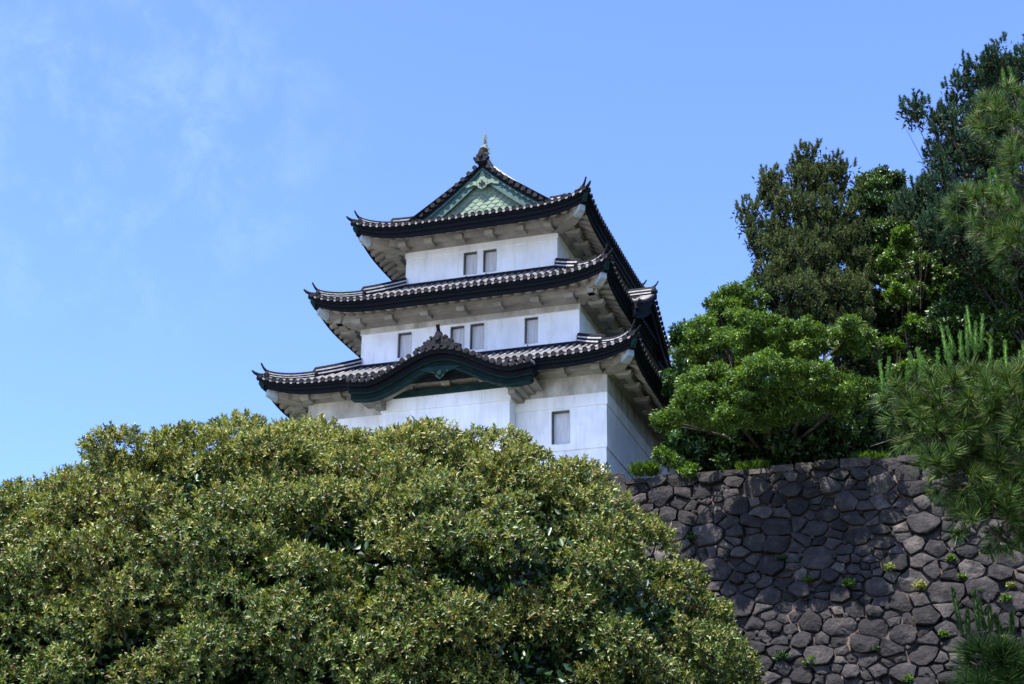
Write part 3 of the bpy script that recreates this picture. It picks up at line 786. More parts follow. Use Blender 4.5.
# ================================================================== THE STONE WALL
rng = random.Random(7)
def clip(poly, nx, ny, c):
    """keep nx*x+ny*y <= c"""
    res = []; n = len(poly)
    for i in range(n):
        a, b = poly[i], poly[(i + 1) % n]
        da, db = nx * a[0] + ny * a[1] - c, nx * b[0] + ny * b[1] - c
        if da <= 0: res.append(a)
        if da * db < 0:
            t = da / (da - db); res.append((a[0] + (b[0] - a[0]) * t, a[1] + (b[1] - a[1]) * t))
    return res
def power_cells(x0, x1, y0, y1, seeds):
    cells = []; G = 2.0; grid = {}
    for i, s in enumerate(seeds): grid.setdefault((int(s[0] // G), int(s[1] // G)), []).append(i)
    for i, (x, y, r) in enumerate(seeds):
        poly = [(max(x0, x - 2.2), max(y0, y - 2.2)), (min(x1, x + 2.2), max(y0, y - 2.2)), (min(x1, x + 2.2), min(y1, y + 2.2)), (max(x0, x - 2.2), min(y1, y + 2.2))]
        gx, gy = int(x // G), int(y // G); nb = []
        for a in range(-2, 3):
            for b in range(-2, 3): nb += grid.get((gx + a, gy + b), [])
        nb = sorted((j for j in nb if j != i), key=lambda j: (seeds[j][0] - x) ** 2 + (seeds[j][1] - y) ** 2)[:34]
        for j in nb:
            X, Y, Q = seeds[j]; nx, ny = X - x, Y - y
            c = ((X * X + Y * Y - Q * Q) - (x * x + y * y - r * r)) / 2
            poly = clip(poly, nx, ny, c)
            if len(poly) < 3: break
        if len(poly) >= 3: cells.append((poly, r))
    return cells
def wall_seeds(x0, x1, y0, y1):
    """variable-radius dart throwing: big stones first, then fillers"""
    S = []; G = {}
    def far(x, y, r):
        for a in (-1, 0, 1):
            for b in (-1, 0, 1):
                for (X, Y, Q) in G.get((int(x // 2) + a, int(y // 2) + b), []):
                    if ((X - x) * .95) ** 2 + (Y - y) ** 2 < (Q + r) ** 2: return False
        return True
    A = (x1 - x0) * (y1 - y0)
    for (ra, rb, n) in ((.56, .72, .3), (.38, .54, 1.5), (.23, .40, 6), (.11, .22, 16.0)):
        for _ in range(int(A * n)):
            x, y, r = rng.uniform(x0 - .5, x1 + .5), rng.uniform(y0 - .5, y1 + .5), rng.uniform(ra, rb)
            if far(x, y, r): S.append((x, y, r)); G.setdefault((int(x // 2), int(y // 2)), []).append((x, y, r))
    return [(x, y, r * .8) for x, y, r in S]
def batter(h):            # how far the face stands out at depth h below the top
    return 0.20 * h + 0.0052 * h * h
def build_face(x0, x1, H, P, mb, back):
    """P(x, h, out) -> point"""
    chinks = {}
    ST = 1.32
    cells = [([(x, y / ST) for x, y in poly], r) for poly, r in power_cells(x0, x1, 0.0, H * ST, wall_seeds(x0, x1, 0, H * ST))]
    def all_stones():
        for c in cells: yield c
        for (kx_, ky_), cs in chinks.items():
            m = rng.randint(4, 6); ph_ = rng.uniform(0, 6)
            if x0 < kx_ < x1 and 0.1 < ky_ < H: yield ([(kx_ + math.cos(ph_ + 6.283 * k / m) * cs * rng.uniform(.45, .8), ky_ + math.sin(ph_ + 6.283 * k / m) * cs * rng.uniform(.4, .7)) for k in range(m)], 0.1)
    for poly, r in all_stones():
        A = sum(poly[i][0] * poly[(i + 1) % len(poly)][1] - poly[(i + 1) % len(poly)][0] * poly[i][1] for i in range(len(poly))) / 2
        if abs(A) < .012: continue
        cx = sum(p[0] for p in poly) / len(poly); cy = sum(p[1] for p in poly) / len(poly)
        # knock off the corners where a chink stone sits, then roughen the outline
        cutp = []; n = len(poly)
        for i in range(n):
            a, b, c = poly[i - 1], poly[i], poly[(i + 1) % n]
            key = (round(b[0], 2), round(b[1], 2))
            if hash(key) % 100 < 34 and r > .16:
                cs = .09 + (hash(key) // 100 % 100) / 100 * .17
                for o_ in (a, c):
                    ln = math.hypot(o_[0] - b[0], o_[1] - b[1]) + 1e-6; t = min(cs / ln, .4)
                    cutp.append((b[0] + (o_[0] - b[0]) * t, b[1] + (o_[1] - b[1]) * t))
                chinks[key] = cs
            else: cutp.append(b)
        poly = cutp
        pts = []
        n = len(poly)
        for i in range(n):
            a, b = poly[i], poly[(i + 1) % n]; ln = math.hypot(b[0] - a[0], b[1] - a[1])
            m = max(1, int(ln / .28))
            for k in range(m): pts.append((a[0] + (b[0] - a[0]) * k / m, a[1] + (b[1] - a[1]) * k / m))
        size = math.sqrt(abs(A)); q = []
        n = len(pts)
        for i in range(n):
            a, b, c = pts[i - 1], pts[i], pts[(i + 1) % n]
            x = .07 * a[0] + .86 * b[0] + .07 * c[0]; y = .07 * a[1] + .86 * b[1] + .07 * c[1]
            jj = .045 if size > .6 else .02; x += rng.uniform(-jj, jj); y += rng.uniform(-jj, jj)
            dx, dy = cx - x, cy - y; L = math.hypot(dx, dy) + 1e-6
            ins = rng.uniform(.012, .045) * min(1, size * 1.5)
            q.append((x + dx / L * ins, y + dy / L * ins))
        big = size > .55
        dep = rng.uniform(.0, .28) if big else rng.uniform(-.08, .10)
        tx, ty = rng.uniform(-.16, .16), rng.uniform(-.20, .10)
        rings = [(1.0, -.34), (1.0, dep - .07), (.975, dep - .01), (.86, dep + .01), (.45, dep + .03)]
        vs = []; K = len(q); ph = rng.uniform(0, 6)
        for ri, (s, o) in enumerate(rings):
            for (x, y) in q:
                X, Y = cx + (x - cx) * s, cy + (y - cy) * s
                oo = o + ((X - cx) * tx * 1.5 + (Y - cy) * ty * 1.4 - max(0, (X - cx) * math.cos(ph) + (Y - cy) * math.sin(ph) - .08) * .28 if ri > 0 else 0)
                if ri > 1: oo += (.035 * math.sin(X * 5.1 + ph) * math.cos(Y * 6.3 + ph) + rng.uniform(-.014, .014)) * min(1, size)
                vs.append(P(X, Y, oo))
        vs.append(P(cx, cy, dep + .05 + rng.uniform(-.02, .03)))
        fs = []
        for ri in range(len(rings) - 1):
            for i in range(K):
                j = (i + 1) % K; fs.append((ri * K + i, ri * K + j, (ri + 1) * K + j, (ri + 1) * K + i))
        b0 = (len(rings) - 1) * K
        for i in range(K): fs.append((b0 + i, b0 + (i + 1) % K, len(vs) - 1))
        mb.add(vs, fs)
    # soil behind the joints
    nx, ny = int((x1 - x0) / .5), int(H / .5)
    vs, fs = [], []
    for j in range(ny + 1):
        for i in range(nx + 1): vs.append(P(x0 + (x1 - x0) * i / nx, H * j / ny, -.17 + rng.uniform(-.06, .08)))
    for j in range(ny):
        for i in range(nx): a = j * (nx + 1) + i; fs.append((a, a + 1, a + nx + 2, a + nx + 1))
    back.add(vs, fs)
ZT = -0.36; HW_ = TZ + ZT; UL = -15.4; UR = 46.0
wallroot = empty('stone_wall', (TX, TY, TZ), YAW, label='tall sloping castle wall of dry-laid dark grey stones below the tower and trees', cat='stone wall')
mbs, back = MB(), MB()
build_face(UL, UR, HW_, lambda x, h, o: (x - (batter(h) * max(0, (UL + 6 - x) / 6) if x < UL + 6 else 0), -batter(h) - o - 0.02, ZT - h), mbs, back)
build_face(0, 26, HW_, lambda x, h, o: (UL - batter(h) - o - .02, -batter(h) * max(0, (6 - x) / 6) + x, ZT - h), mbs, back)
mbs.build('stone_face', M['stone'], wallroot); back.build('joint_filling', M['soil'], wallroot)
cap = MB(); x = UL                     # cap stones
while x < UR:
    wd = rng.uniform(.7, 1.6); z1 = ZT + rng.uniform(.0, .14) if x > .8 else -0.012
    if x < .8: wd = min(wd, max(.82 - x, .05)) if x + wd > .8 else wd
    y0 = -rng.uniform(.02, .16); z0 = ZT - rng.uniform(.15, .3)
    a = .03
    cap.add([(x + .02, y0, z0), (x + wd - .02, y0 + rng.uniform(-.05, .05), z0), (x + wd - .02, 1.1 if x > .8 else -.0, z0), (x + .02, 1.1 if x > .8 else 0, z0),
             (x + .02 + a, y0 + .06, z1), (x + wd - .02 - a, y0 + .06, z1 - rng.uniform(0, .05 if x > .8 else .001)), (x + wd - .02 - a, 1.1 if x > .8 else 0, z1), (x + .02 + a, 1.1 if x > .8 else 0, z1)],
            [(0, 3, 2, 1), (4, 5, 6, 7), (0, 1, 5, 4), (1, 2, 6, 5), (2, 3, 7, 6), (3, 0, 4, 7)])
    x += wd
cap.build('cap_stones', M['stone'], wallroot)
tb = MB(); tb.quad((UL, 0.02, ZT - .03), (UR, .02, ZT - .03), (UR, 70, ZT - .03), (UL, 70, ZT - .03))
to = tb.build('terrace', M['terrace']); to.location = (TX, TY, TZ); to.rotation_euler = (0, 0, YAW); tag(to, kind='structure')

# ================================================================== FOLIAGE
def unit(a): return a / (np.linalg.norm(a, axis=-1, keepdims=True) + 1e-9)
def rand_dirs(rs, n):
    return unit(rs.normal(size=(n, 3)))
def leaf_arrays(p, ax, nm, ln, wd, fold=0.25, droop=0.15):
    """diamond leaves folded on the midrib. p,ax,nm (n,3); ln,wd (n,)"""
    sd = unit(np.cross(nm, ax)); nm = unit(np.cross(ax, sd))
    ln = ln[:, None]; wd = wd[:, None]
    b = p; m = p + ax * ln * .45
    l = m + sd * wd * .5 + nm * wd * fold; r = m - sd * wd * .5 + nm * wd * fold
    t = p + ax * ln - nm * ln * droop
    V = np.stack([b, r, t, l], 1).reshape(-1, 3)
    i = np.arange(len(p)) * 4
    Fc = np.concatenate([np.stack([i, i + 1, i + 2], 1), np.stack([i, i + 2, i + 3], 1)])
    return V, Fc
def whorls(rs, P, T, nl, tl, ln, wd, spread=1.0, fold=.25, droop=.15):
    """twigs at P pointing along T; nl leaves each"""
    n = len(P); k = np.tile(np.arange(nl), n); idx = np.repeat(np.arange(n), nl)
    P_, T_ = P[idx], T[idx]
    ref = unit(np.where(np.abs(T_[:, 2:3]) > .9, np.array([[1., 0, 0]]), np.array([[0., 0, 1]])))
    a = unit(np.cross(T_, ref)); b = np.cross(T_, a)
    az = k * 2.4 + rs.uniform(0, 6.28, n)[idx] + rs.normal(0, .3, len(k))
    rad = a * np.cos(az)[:, None] + b * np.sin(az)[:, None]
    f = (k / max(nl - 1, 1))
    el = spread * (1.15 - .75 * f) + rs.normal(0, .18, len(k))
    ax = unit(T_ * np.cos(el)[:, None] + rad * np.sin(el)[:, None] + np.array([[0, 0, -.12]]))
    nm = unit(T_ * np.sin(el)[:, None] - rad * np.cos(el)[:, None] + rs.normal(0, .25, (len(k), 3)))
    pos = P_ - T_ * ((1 - f) * tl)[:, None]
    L = ln * rs.uniform(.7, 1.15, len(k)); Wd = L * (wd / ln) * rs.uniform(.85, 1.15, len(k))
    return leaf_arrays(pos, ax, nm, L, Wd, fold, droop)
def needles(rs, P, T, nn_, tl, ln, wd, spread=.75):
    """pine shoots: thin triangles round the shoot axis"""
    n = len(P); k = np.tile(np.arange(nn_), n); idx = np.repeat(np.arange(n), nn_)
    P_, T_ = P[idx], T[idx]
    ref = np.where(np.abs(T_[:, 2:3]) > .9, np.array([[1., 0, 0]]), np.array([[0., 0, 1]]))
    a = unit(np.cross(T_, ref)); b = np.cross(T_, a)
    az = rs.uniform(0, 6.28, len(k)); rad = a * np.cos(az)[:, None] + b * np.sin(az)[:, None]
    f = rs.uniform(0, 1, len(k)); el = spread * (1.25 - .6 * f) + rs.normal(0, .16, len(k))
    ax = unit(T_ * np.cos(el)[:, None] + rad * np.sin(el)[:, None])
    pos = P_ + T_ * (f * tl)[:, None]
    L = (ln * rs.uniform(.75, 1.1, len(k)))[:, None]
    sd = unit(np.cross(ax, rs.normal(size=(len(k), 3)))) * wd / 2
    V = np.stack([pos - sd, pos + sd, pos + ax * L + np.array([[0, 0, -.04]]) * L], 1).reshape(-1, 3)
    i = np.arange(len(k)) * 3
    return V, np.stack([i, i + 1, i + 2], 1)
def join(parts):
    Vs, Fs, n = [], [], 0
    for V, Fc in parts: Vs.append(V); Fs.append(Fc + n); n += len(V)
    return np.concatenate(Vs), np.concatenate(Fs)
def lobe_points(rs, lobes, density, up=.35, inner=.55):
    """points near the skin of the union of ellipsoidal lobes; lobes: (center, radius xyz)"""
    P, T = [], []
    C = np.array([c for c, r in lobes], float); Rr = np.array([r for c, r in lobes], float)
    for i in range(len(lobes)):
        n = int(density * 4 * math.pi * (Rr[i].prod() ** (2 / 3)))
        d = rand_dirs(rs, n)
        s = rs.uniform(inner, 1.0, n) ** .6
        p = C[i] + d * Rr[i] * s[:, None]
        keep = np.ones(n, bool)
        for j in range(len(lobes)):
            if j == i: continue
            q = np.linalg.norm((p - C[j]) / Rr[j], axis=1); keep &= q > .72
        t = unit(d / Rr[i] * Rr[i].mean() + np.array([[0, 0, up]]) + rs.normal(0, .25, (n, 3)))
        P.append(p[keep]); T.append(t[keep])
    return np.concatenate(P), np.concatenate(T)

def limbs(root, base, tips, r0, rs, mat='bark', name='trunk', bend=.12):
    """tapered trunk with limbs running to the lobe centres"""
    mb = MB(); base = Vector(base); cs = [Vector(t) for t in tips]
    cen = sum(cs, Vector()) / len(cs); top = base.lerp(cen, .8)
    pts = []; n = 8
    for k in range(n + 1):
        t = k / n; p = base.lerp(top, t) + Vector((rs.normal() * bend, rs.normal() * bend, 0)) * (t * (1 - t) * 4) * (top - base).length * .15
        pts.append(p)
    mb.tube(pts, [r0 * (1.25 if k == 0 else 1) * (1 - .6 * k / n) for k in range(n + 1)], 10)
    for c in cs:
        k = rs.integers(3, n); s = pts[k]; mid = s.lerp(c, .5) + Vector((rs.uniform(-1, 1), rs.uniform(-1, 1), rs.uniform(0, 1))) * (c - s).length * .07
        r = r0 * (1 - .6 * k / n) * .5
        P = [s, s.lerp(mid, .5), mid, mid.lerp(c, .55), c]
        mb.tube(P, [r, r * .8, r * .6, r * .4, r * .16], 7)
        for _ in range(3):
            e = mid.lerp(c, 1.0) + Vector((rs.uniform(-1, 1), rs.uniform(-1, 1), rs.uniform(-.3, .3))) * min(.12 * (c - s).length, .6)
            mb.tube([mid, mid.lerp(e, .5) + Vector((0, 0, .05)), e], [r * .4, r * .25, r * .08], 5)
    return mb.build(name, M[mat], root, True)

def rel(root, V): return V - np.array(root.location)[None, :]
def px_lobes(lst):
    """(px, py, radius px, Y [, squash]) -> world lobes"""
    r = []
    for e in lst:
        px, py, rp, Y = e[:4]; sq = e[4] if len(e) > 4 else .9
        c = at(px, py, Y); q = rp * pxm(Y)
        r.append((tuple(c), (q, q, q * sq)))
    return r

# ---- the big rounded tree in front -----------------------------------
rs = np.random.default_rng(11)
def skyline(px):
    xs = [-120, 0, 60, 100, 125, 180, 220, 262, 300, 335, 360, 430, 480, 540, 590, 632, 662, 700, 740, 757, 764]
    ys = [520, 470, 459, 436, 426, 424, 414, 424, 426, 436, 422, 417, 430, 448, 476, 506, 542, 582, 622, 660, 700]
    return float(np.interp(px, xs, ys))
root = empty('rounded_tree', (-2.0, 22.5, 0), label='wide dome-shaped evergreen tree with olive and yellow-green leaves in front of the tower', cat='tree')
big = [((at(412, 417, 22.5).x, 22.5, 3.3), (5.65, 5.2, 0)), ((at(235, 425, 22).x, 22.0, 2.6), (5.9, 5.0, 0)), ((at(-60, 480, 21).x, 21.0, 2.6), (3.6, 4.4, 0)), ((at(330, 420, 23.5).x, 23.5, 4.2), (4.4, 5.0, 0))]
tops = [at(400, 436, 22.5).z, at(235, 436, 22).z, at(-60, 500, 21).z, at(330, 440, 23.5).z]
big = [(c, (r[0], r[1], tz - c[2])) for (c, r), tz in zip(big, tops)]
lob = []
tries = 0
while len(lob) < 1150 and tries < 36000:
    tries += 1
    i = int(rs.integers(0, len(big))); c, r = np.array(big[i][0]), np.array(big[i][1])
    d = unit(rs.normal(size=3)); 
    if d[2] < -.45: continue
    if d[1] > .55 and rs.random() < .5: continue
    p = c + d * r * rs.uniform(.88, 1.0)
    if any(np.linalg.norm((p - np.array(c2)) / np.array(r2)) < .86 for c2, r2 in big): continue
    lr = rs.uniform(.30, .72)
    q = p - d * lr * .45
    if any(np.linalg.norm(q - np.array(b[0])) < .36 for b in lob): continue
    lob.append((tuple(q), (lr, lr, lr * .82), d))
P, T, = [], []
for (c, r, d) in lob:
    n = int(150 * r[0] ** 2 * rs.uniform(1.8, 3.8))
    dd = unit(rand_dirs(rs, n) * .95 + d[None, :] * .75 + np.array([[0, 0, .25]]))
    s = rs.uniform(.5, 1.06, n) ** .5
    P.append(np.array(c) + dd * np.array(r) * s[:, None]); T.append(unit(dd + rs.normal(0, .28, (n, 3)) + np.array([[0, 0, .25]])))
P, T = np.concatenate(P), np.concatenate(T)
cut = np.ones(len(P), bool)
tipmask = (rs.random(len(P)) < np.clip((P[:, 2] - 5.4) / 4.5, .12, .75)) & (T[:, 2] > .05)
V, Fc = whorls(rs, P[~tipmask], T[~tipmask], 12, .11, .078, .033, 1.0)
npmesh('crown', rel(root, V), Fc, M['leaf_shrub'], root)
V, Fc = whorls(rs, P[tipmask], T[tipmask], 11, .10, .072, .029, .85)
npmesh('new_growth', rel(root, V), Fc, M['leaf_tip'], root)
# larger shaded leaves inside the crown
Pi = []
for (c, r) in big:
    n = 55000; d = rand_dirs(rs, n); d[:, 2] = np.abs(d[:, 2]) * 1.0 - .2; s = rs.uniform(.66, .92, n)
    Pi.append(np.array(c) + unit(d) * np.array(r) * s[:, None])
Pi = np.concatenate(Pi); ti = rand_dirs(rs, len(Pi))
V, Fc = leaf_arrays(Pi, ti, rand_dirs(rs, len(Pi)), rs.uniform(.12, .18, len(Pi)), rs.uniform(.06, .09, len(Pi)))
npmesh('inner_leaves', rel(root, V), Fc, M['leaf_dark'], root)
sel = [lob[i][0] for i in range(0, len(lob), 6)]
mb_t = limbs(root, (0, 0, 0), [tuple((np.array(s) - np.array([-2.0, 22.5, 3.0])) * .78 + np.array([0, 0, 3.0])) for s in sel], .34, rs)

# ---- generic broadleaf tree -------------------------------------------
def broad_tree(name, label, lobes, base, mat, seed, density=9.0, nl=8, ln=.30, wd=.15, sub=7, tl=.3, cat='tree', r0=.28, group=None, up=.35, spread=1.1, core=.72, sq=(.45, .8), cr=(.28, .50)):
    rs = np.random.default_rng(seed)
    root = empty(name, base, label=label, cat=cat)
    if group: root['group'] = group
    fine = []
    for c, r in lobes:       # smaller clumps over each lobe
        c = np.array(c); r = np.array(r)
        for _ in range(sub):
            d = unit(rs.normal(size=3) + np.array([0, -.25, .25])); q = r[0] * rs.uniform(*cr)
            fine.append((tuple(c + d * r * rs.uniform(.45, 1.0)), (q, q, q * rs.uniform(*sq))))
        if core: fine.append((tuple(c + np.array([0, r[1] * .4, 0])), tuple(r * core)))
    P, T = lobe_points(rs, fine, density, up)
    V, Fc = whorls(rs, P, T, nl, tl, ln, wd, spread)
    npmesh('crown', rel(root, V), Fc, M[mat], root)
    limbs(root, (0, 0, 0), [tuple(np.array(c) - np.array(root.location)) for c, r in lobes], r0, rs)
    return root
def pine_tree(name, label, lobes, base, mat, seed, density=5.0, sub=14, r0=.20, tl=.48, ln=.17):
    """each shoot is an upright tuft of needles; dark fill inside the boughs stands in for shade between tufts"""
    rs = np.random.default_rng(seed)
    root = empty(name, base, label=label, cat='pine tree')
    fine = []
    for c, r in lobes:
        c = np.array(c); r = np.array(r)
        for _ in range(sub):
            d = unit(rs.normal(size=3) + np.array([0, -.2, .3])); q = r[0] * rs.uniform(.20, .42)
            fine.append((tuple(c + d * r * rs.uniform(.5, 1.08)), (q, q, q * rs.uniform(.4, .75))))
        fine.append((tuple(c + np.array([0, .4, 0])), tuple(r * .6)))
    P, T = lobe_points(rs, fine, density, 1.1, inner=.75)
    T = unit(T * .45 + np.array([[0, 0, .8]]) + rs.normal(0, .10, T.shape))
    big_ = rs.random(len(P)) < .35
    V, Fc = needles(rs, P[~big_], T[~big_], 70, tl * .65, ln, .036, .95)
    V2, F2 = needles(rs, P[big_], T[big_], 110, tl, ln * .95, .036, .85)
    V, Fc = join([(V, Fc), (V2, F2)])
    npmesh('crown', rel(root, V), Fc, M[mat], root)
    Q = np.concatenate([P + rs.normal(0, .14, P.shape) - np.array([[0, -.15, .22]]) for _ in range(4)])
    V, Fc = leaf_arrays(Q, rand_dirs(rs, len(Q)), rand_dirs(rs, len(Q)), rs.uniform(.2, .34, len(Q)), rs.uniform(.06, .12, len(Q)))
    npmesh('gap_shade_fill', rel(root, V), Fc, M['needle_gap_shade'], root)
    limbs(root, (0, 0, 0), [tuple(np.array(c) - np.array(root.location)) for c, r in lobes], r0, rs)
    return root
def ter(px, Y):    # foot of a tree on the terrace
    p = at(px, 400, Y); return (p.x, Y, TZ + ZT - .05)

broad_tree('maple_tree', 'bright green spreading maple on the wall edge, right beside the tower',
           px_lobes([(705, 345, 34, 60), (745, 335, 40, 58, .6), (795, 345, 40, 57, .6), (715, 385, 40, 56, .6), (690, 405, 28, 55.5, .5), (722, 418, 30, 55.5, .45), (668, 420, 16, 57, .5), (765, 380, 46, 54.5, .6), (815, 385, 40, 54.5, .55), (770, 410, 46, 56, .5),
                     (740, 425, 44, 60, .5), (695, 415, 30, 60, .6), (800, 425, 46, 60.5, .5), (745, 300, 26, 61), (720, 315, 26, 61), (845, 340, 34, 58, .6), (845, 400, 36, 56, .5), (775, 355, 50, 60, .6), (840, 430, 30, 60.5, .5)]), ter(770, 62), 'leaf_maple', 3,
           density=34, nl=8, ln=.17, wd=.07, sub=22, up=.1, spread=1.3, core=.4, sq=(.2, .42), cr=(.2, .42))
broad_tree('evergreen_tree', 'dark glossy evergreen tree low between the tower corner and the maple',
           px_lobes([(685, 440, 30, 61.5), (712, 455, 26, 61), (700, 405, 24, 61.5), (675, 385, 18, 62.5), (668, 425, 14, 61.5, .5), (690, 365, 18, 62.5), (715, 350, 40, 68), (705, 400, 36, 67), (725, 320, 30, 72), (740, 420, 40, 64), (738, 335, 44, 65), (730, 380, 50, 64), (705, 440, 34, 64)]), ter(700, 61.5), 'leaf_glossy', 4,  # deeper lobes stand unseen behind the maple, added to block sky light
           density=22, nl=8, ln=.22, wd=.11, r0=.16)
pine_tree('pine_tree', 'olive green pine with upright tufts rising above the maple',
          px_lobes([(808, 168, 22, 66), (806, 185, 26, 66), (775, 194, 22, 66), (834, 180, 26, 66), (750, 212, 16, 65), (758, 232, 18, 65), (772, 178, 12, 66), (790, 222, 34, 65), (835, 222, 34, 66), (768, 250, 22, 65), (805, 262, 36, 64), (847, 258, 32, 65),
                    (770, 283, 22, 64), (805, 298, 32, 63), (845, 300, 28, 64), (850, 345, 26, 61), (842, 395, 24, 60), (815, 250, 40, 66), (790, 290, 34, 65), (830, 320, 34, 64), (862, 275, 20, 65), (858, 320, 22, 64), (866, 352, 18, 61), (800, 330, 30, 64)]), ter(815, 65), 'needle_far', 5, density=7.5)
broad_tree('camphor_tree', 'deep green broadleaf tree with fresh bright sprays between the two tall pines',
           px_lobes([(885, 205, 34, 74), (920, 215, 34, 74), (870, 250, 36, 72), (915, 265, 40, 71), (885, 310, 42, 70), (930, 320, 42, 70), (870, 365, 40, 68), (915, 385, 44, 68), (960, 250, 40, 72),
                     (980, 320, 46, 70), (1000, 390, 50, 68), (960, 410, 44, 68), (870, 415, 34, 66), (1040, 300, 60, 70), (900, 250, 50, 75), (900, 340, 56, 73), (850, 300, 40, 73), (900, 430, 50, 67), (950, 350, 60, 73), (1000, 440, 50, 67), (940, 230, 44, 72), (990, 250, 50, 72), (880, 190, 30, 76), (1020, 220, 60, 74), (985, 300, 40, 63), (1010, 340, 46, 63), (955, 335, 36, 63), (1030, 290, 40, 63), (1000, 400, 50, 62), (985, 265, 40, 66), (950, 285, 26, 66), (965, 300, 26, 65), (1015, 440, 44, 62)]), ter(905, 71), 'leaf_camphor', 6, density=26, ln=.21, wd=.11, sub=18, cr=(.2, .42))
broad_tree('laurel_tree', 'fresh lime green leafy tree glowing in front of the dark broadleaf crown',
           px_lobes([(905, 238, 20, 66, .6), (922, 222, 14, 66, .7), (890, 262, 18, 65, .5), (900, 292, 20, 64, .45), (915, 325, 20, 64, .4), (886, 345, 18, 63, .45), (905, 375, 24, 62, .4), (880, 405, 20, 61, .4), (860, 430, 18, 60, .4)]), ter(892, 64), 'leaf_bright', 8,
           density=34, ln=.18, wd=.09, sub=12, r0=.04, cr=(.2, .4), sq=(.3, .6))
pine_tree('tall_pine', 'tall blue-green pine reaching highest at the upper right',
          px_lobes([(1000, 62, 24, 62), (1030, 75, 40, 62), (965, 92, 20, 62), (985, 118, 30, 62), (948, 128, 20, 61), (922, 112, 14, 61), (938, 118, 12, 61), (1015, 130, 40, 62), (925, 200, 22, 62), (905, 208, 16, 62), (942, 228, 26, 61), (958, 205, 26, 61), (912, 108, 14, 61), (975, 70, 16, 62), (960, 158, 28, 61), (1000, 175, 36, 61), (945, 182, 20, 61), (970, 210, 30, 61), (1030, 210, 40, 61),
                    (965, 250, 28, 61), (1000, 262, 34, 61), (985, 80, 18, 62), (985, 150, 34, 62), (950, 150, 24, 62), (1000, 100, 30, 63)]), ter(1085, 62), 'needle_blue', 9, density=7.5, r0=.11)

# ---- near pine ---------------------------------------------------------
rs = np.random.default_rng(21)
NY = 13.5
np_root = empty('near_pine', (at(1125, 400, NY + .8).x, NY + .8, 0), label='close pine at the right edge with long needles and upright green candles', cat='pine tree')
npl = [  # px, py, rx px, ry px, Y
    (1010, 115, 36, 36, 14.4), (1035, 175, 45, 40, 14.3), (990, 215, 40, 30, 14.2), (1030, 245, 42, 30, 14.0),
    (905, 405, 24, 24, 13.4), (940, 402, 40, 28, 13.3), (985, 400, 40, 30, 13.2), (925, 425, 38, 26, 13.3), (965, 430, 46, 30, 13.3), (1015, 400, 36, 34, 13.0), (1035, 440, 40, 46, 13.0),
    (950, 475, 34, 24, 13.2), (985, 480, 42, 36, 13.3), (1020, 500, 44, 40, 13.2), (990, 525, 40, 26, 13.3), (1050, 385, 30, 30, 13.2)]
def pine_pads(rs, lst, dens):
    P, T = [], []
    for (px, py, rx, ry, Y) in lst:
        c = np.array(at(px, py, Y)); s = pxm(Y); r = np.array([rx * s, max(rx, ry) * s * .9, ry * s])
        n = int(dens * rx * ry / 1000)
        d = rand_dirs(rs, n); q = rs.uniform(.35, 1, n) ** .5
        P.append(c + d * r * q[:, None]); T.append(unit(d + np.array([[-.1, -.1, .55]]) + rs.normal(0, .3, (n, 3))))
    return np.concatenate(P), np.concatenate(T)
def near_pine_parts(root, lst, seed, dens=30, tipprob=.22, mat='needle_near', joinp=9.4):
    rs = np.random.default_rng(seed)
    P, T = pine_pads(rs, lst, dens)
    V, Fc = needles(rs, P, T, 105, .06, .17, .0078, .92)
    npmesh('needles', rel(root, V), Fc, M[mat], root)
    o = Vector(root.location)
    for (px, py, rx, ry, Y) in lst:
        mb = MB()
        c = at(px, py + ry * .3, Y) - o; s = Vector((0, 0, min(max(c.z - .45, 1), joinp)))
        mid = s.lerp(c, .55) + Vector((0, 0, -.10 + rs.normal() * .06))
        mb.tube([s, s.lerp(mid, .5) + Vector((0, 0, rs.normal() * .04)), mid, c], [.06, .045, .03, .012], 7)
        for k in range(5):
            e = c + Vector((rs.normal() * rx, rs.normal() * rx, rs.normal() * ry * .7)) * pxm(Y) * .6
            mb.tube([mid.lerp(c, rs.uniform(0, 1)), c.lerp(e, .5) + Vector((0, 0, .02)), e], [.016, .010, .005], 5)
        mb.build('bough', M['bark'], root, True)
    mb = MB()
    for p, t in list(zip(P, T))[::2]:
        p = Vector(p) - o; t = Vector(t); mb.tube([p - t * .16, p + t * .08], [.006, .004], 4, False)
    tag(mb.build('shoots', M['bark'], root, True), kind='stuff')
    return rs
def candles(root, rs, spots, mat='candle'):
    mbc = []; 
    for (px, py, h, Y) in spots:
        n = 1; s = pxm(Y); c = np.array([at(px, py, Y)]); H = h * s
        tl = np.array([[rs.normal() * .09, rs.normal() * .09, 1.0]]); tl = unit(tl)
        V, Fc = needles(rs, c, tl, 520, H, .058, .010, .38)
        mb = MB(); p0 = Vector(c[0]); t = Vector(tl[0]); mb.tube([p0, p0 + t * H * .5, p0 + t * H], [.014, .012, .006], 6)
        V2 = np.array(mb.v); F2 = []
        for f in mb.f:
            for k in range(1, len(f) - 1): F2.append((f[0], f[k], f[k + 1]))
        V, Fc = join([(V, Fc), (V2, np.array(F2))])
        npmesh('candle', rel(root, V), Fc, M[mat], root)
rsn = near_pine_parts(np_root, npl, 31)
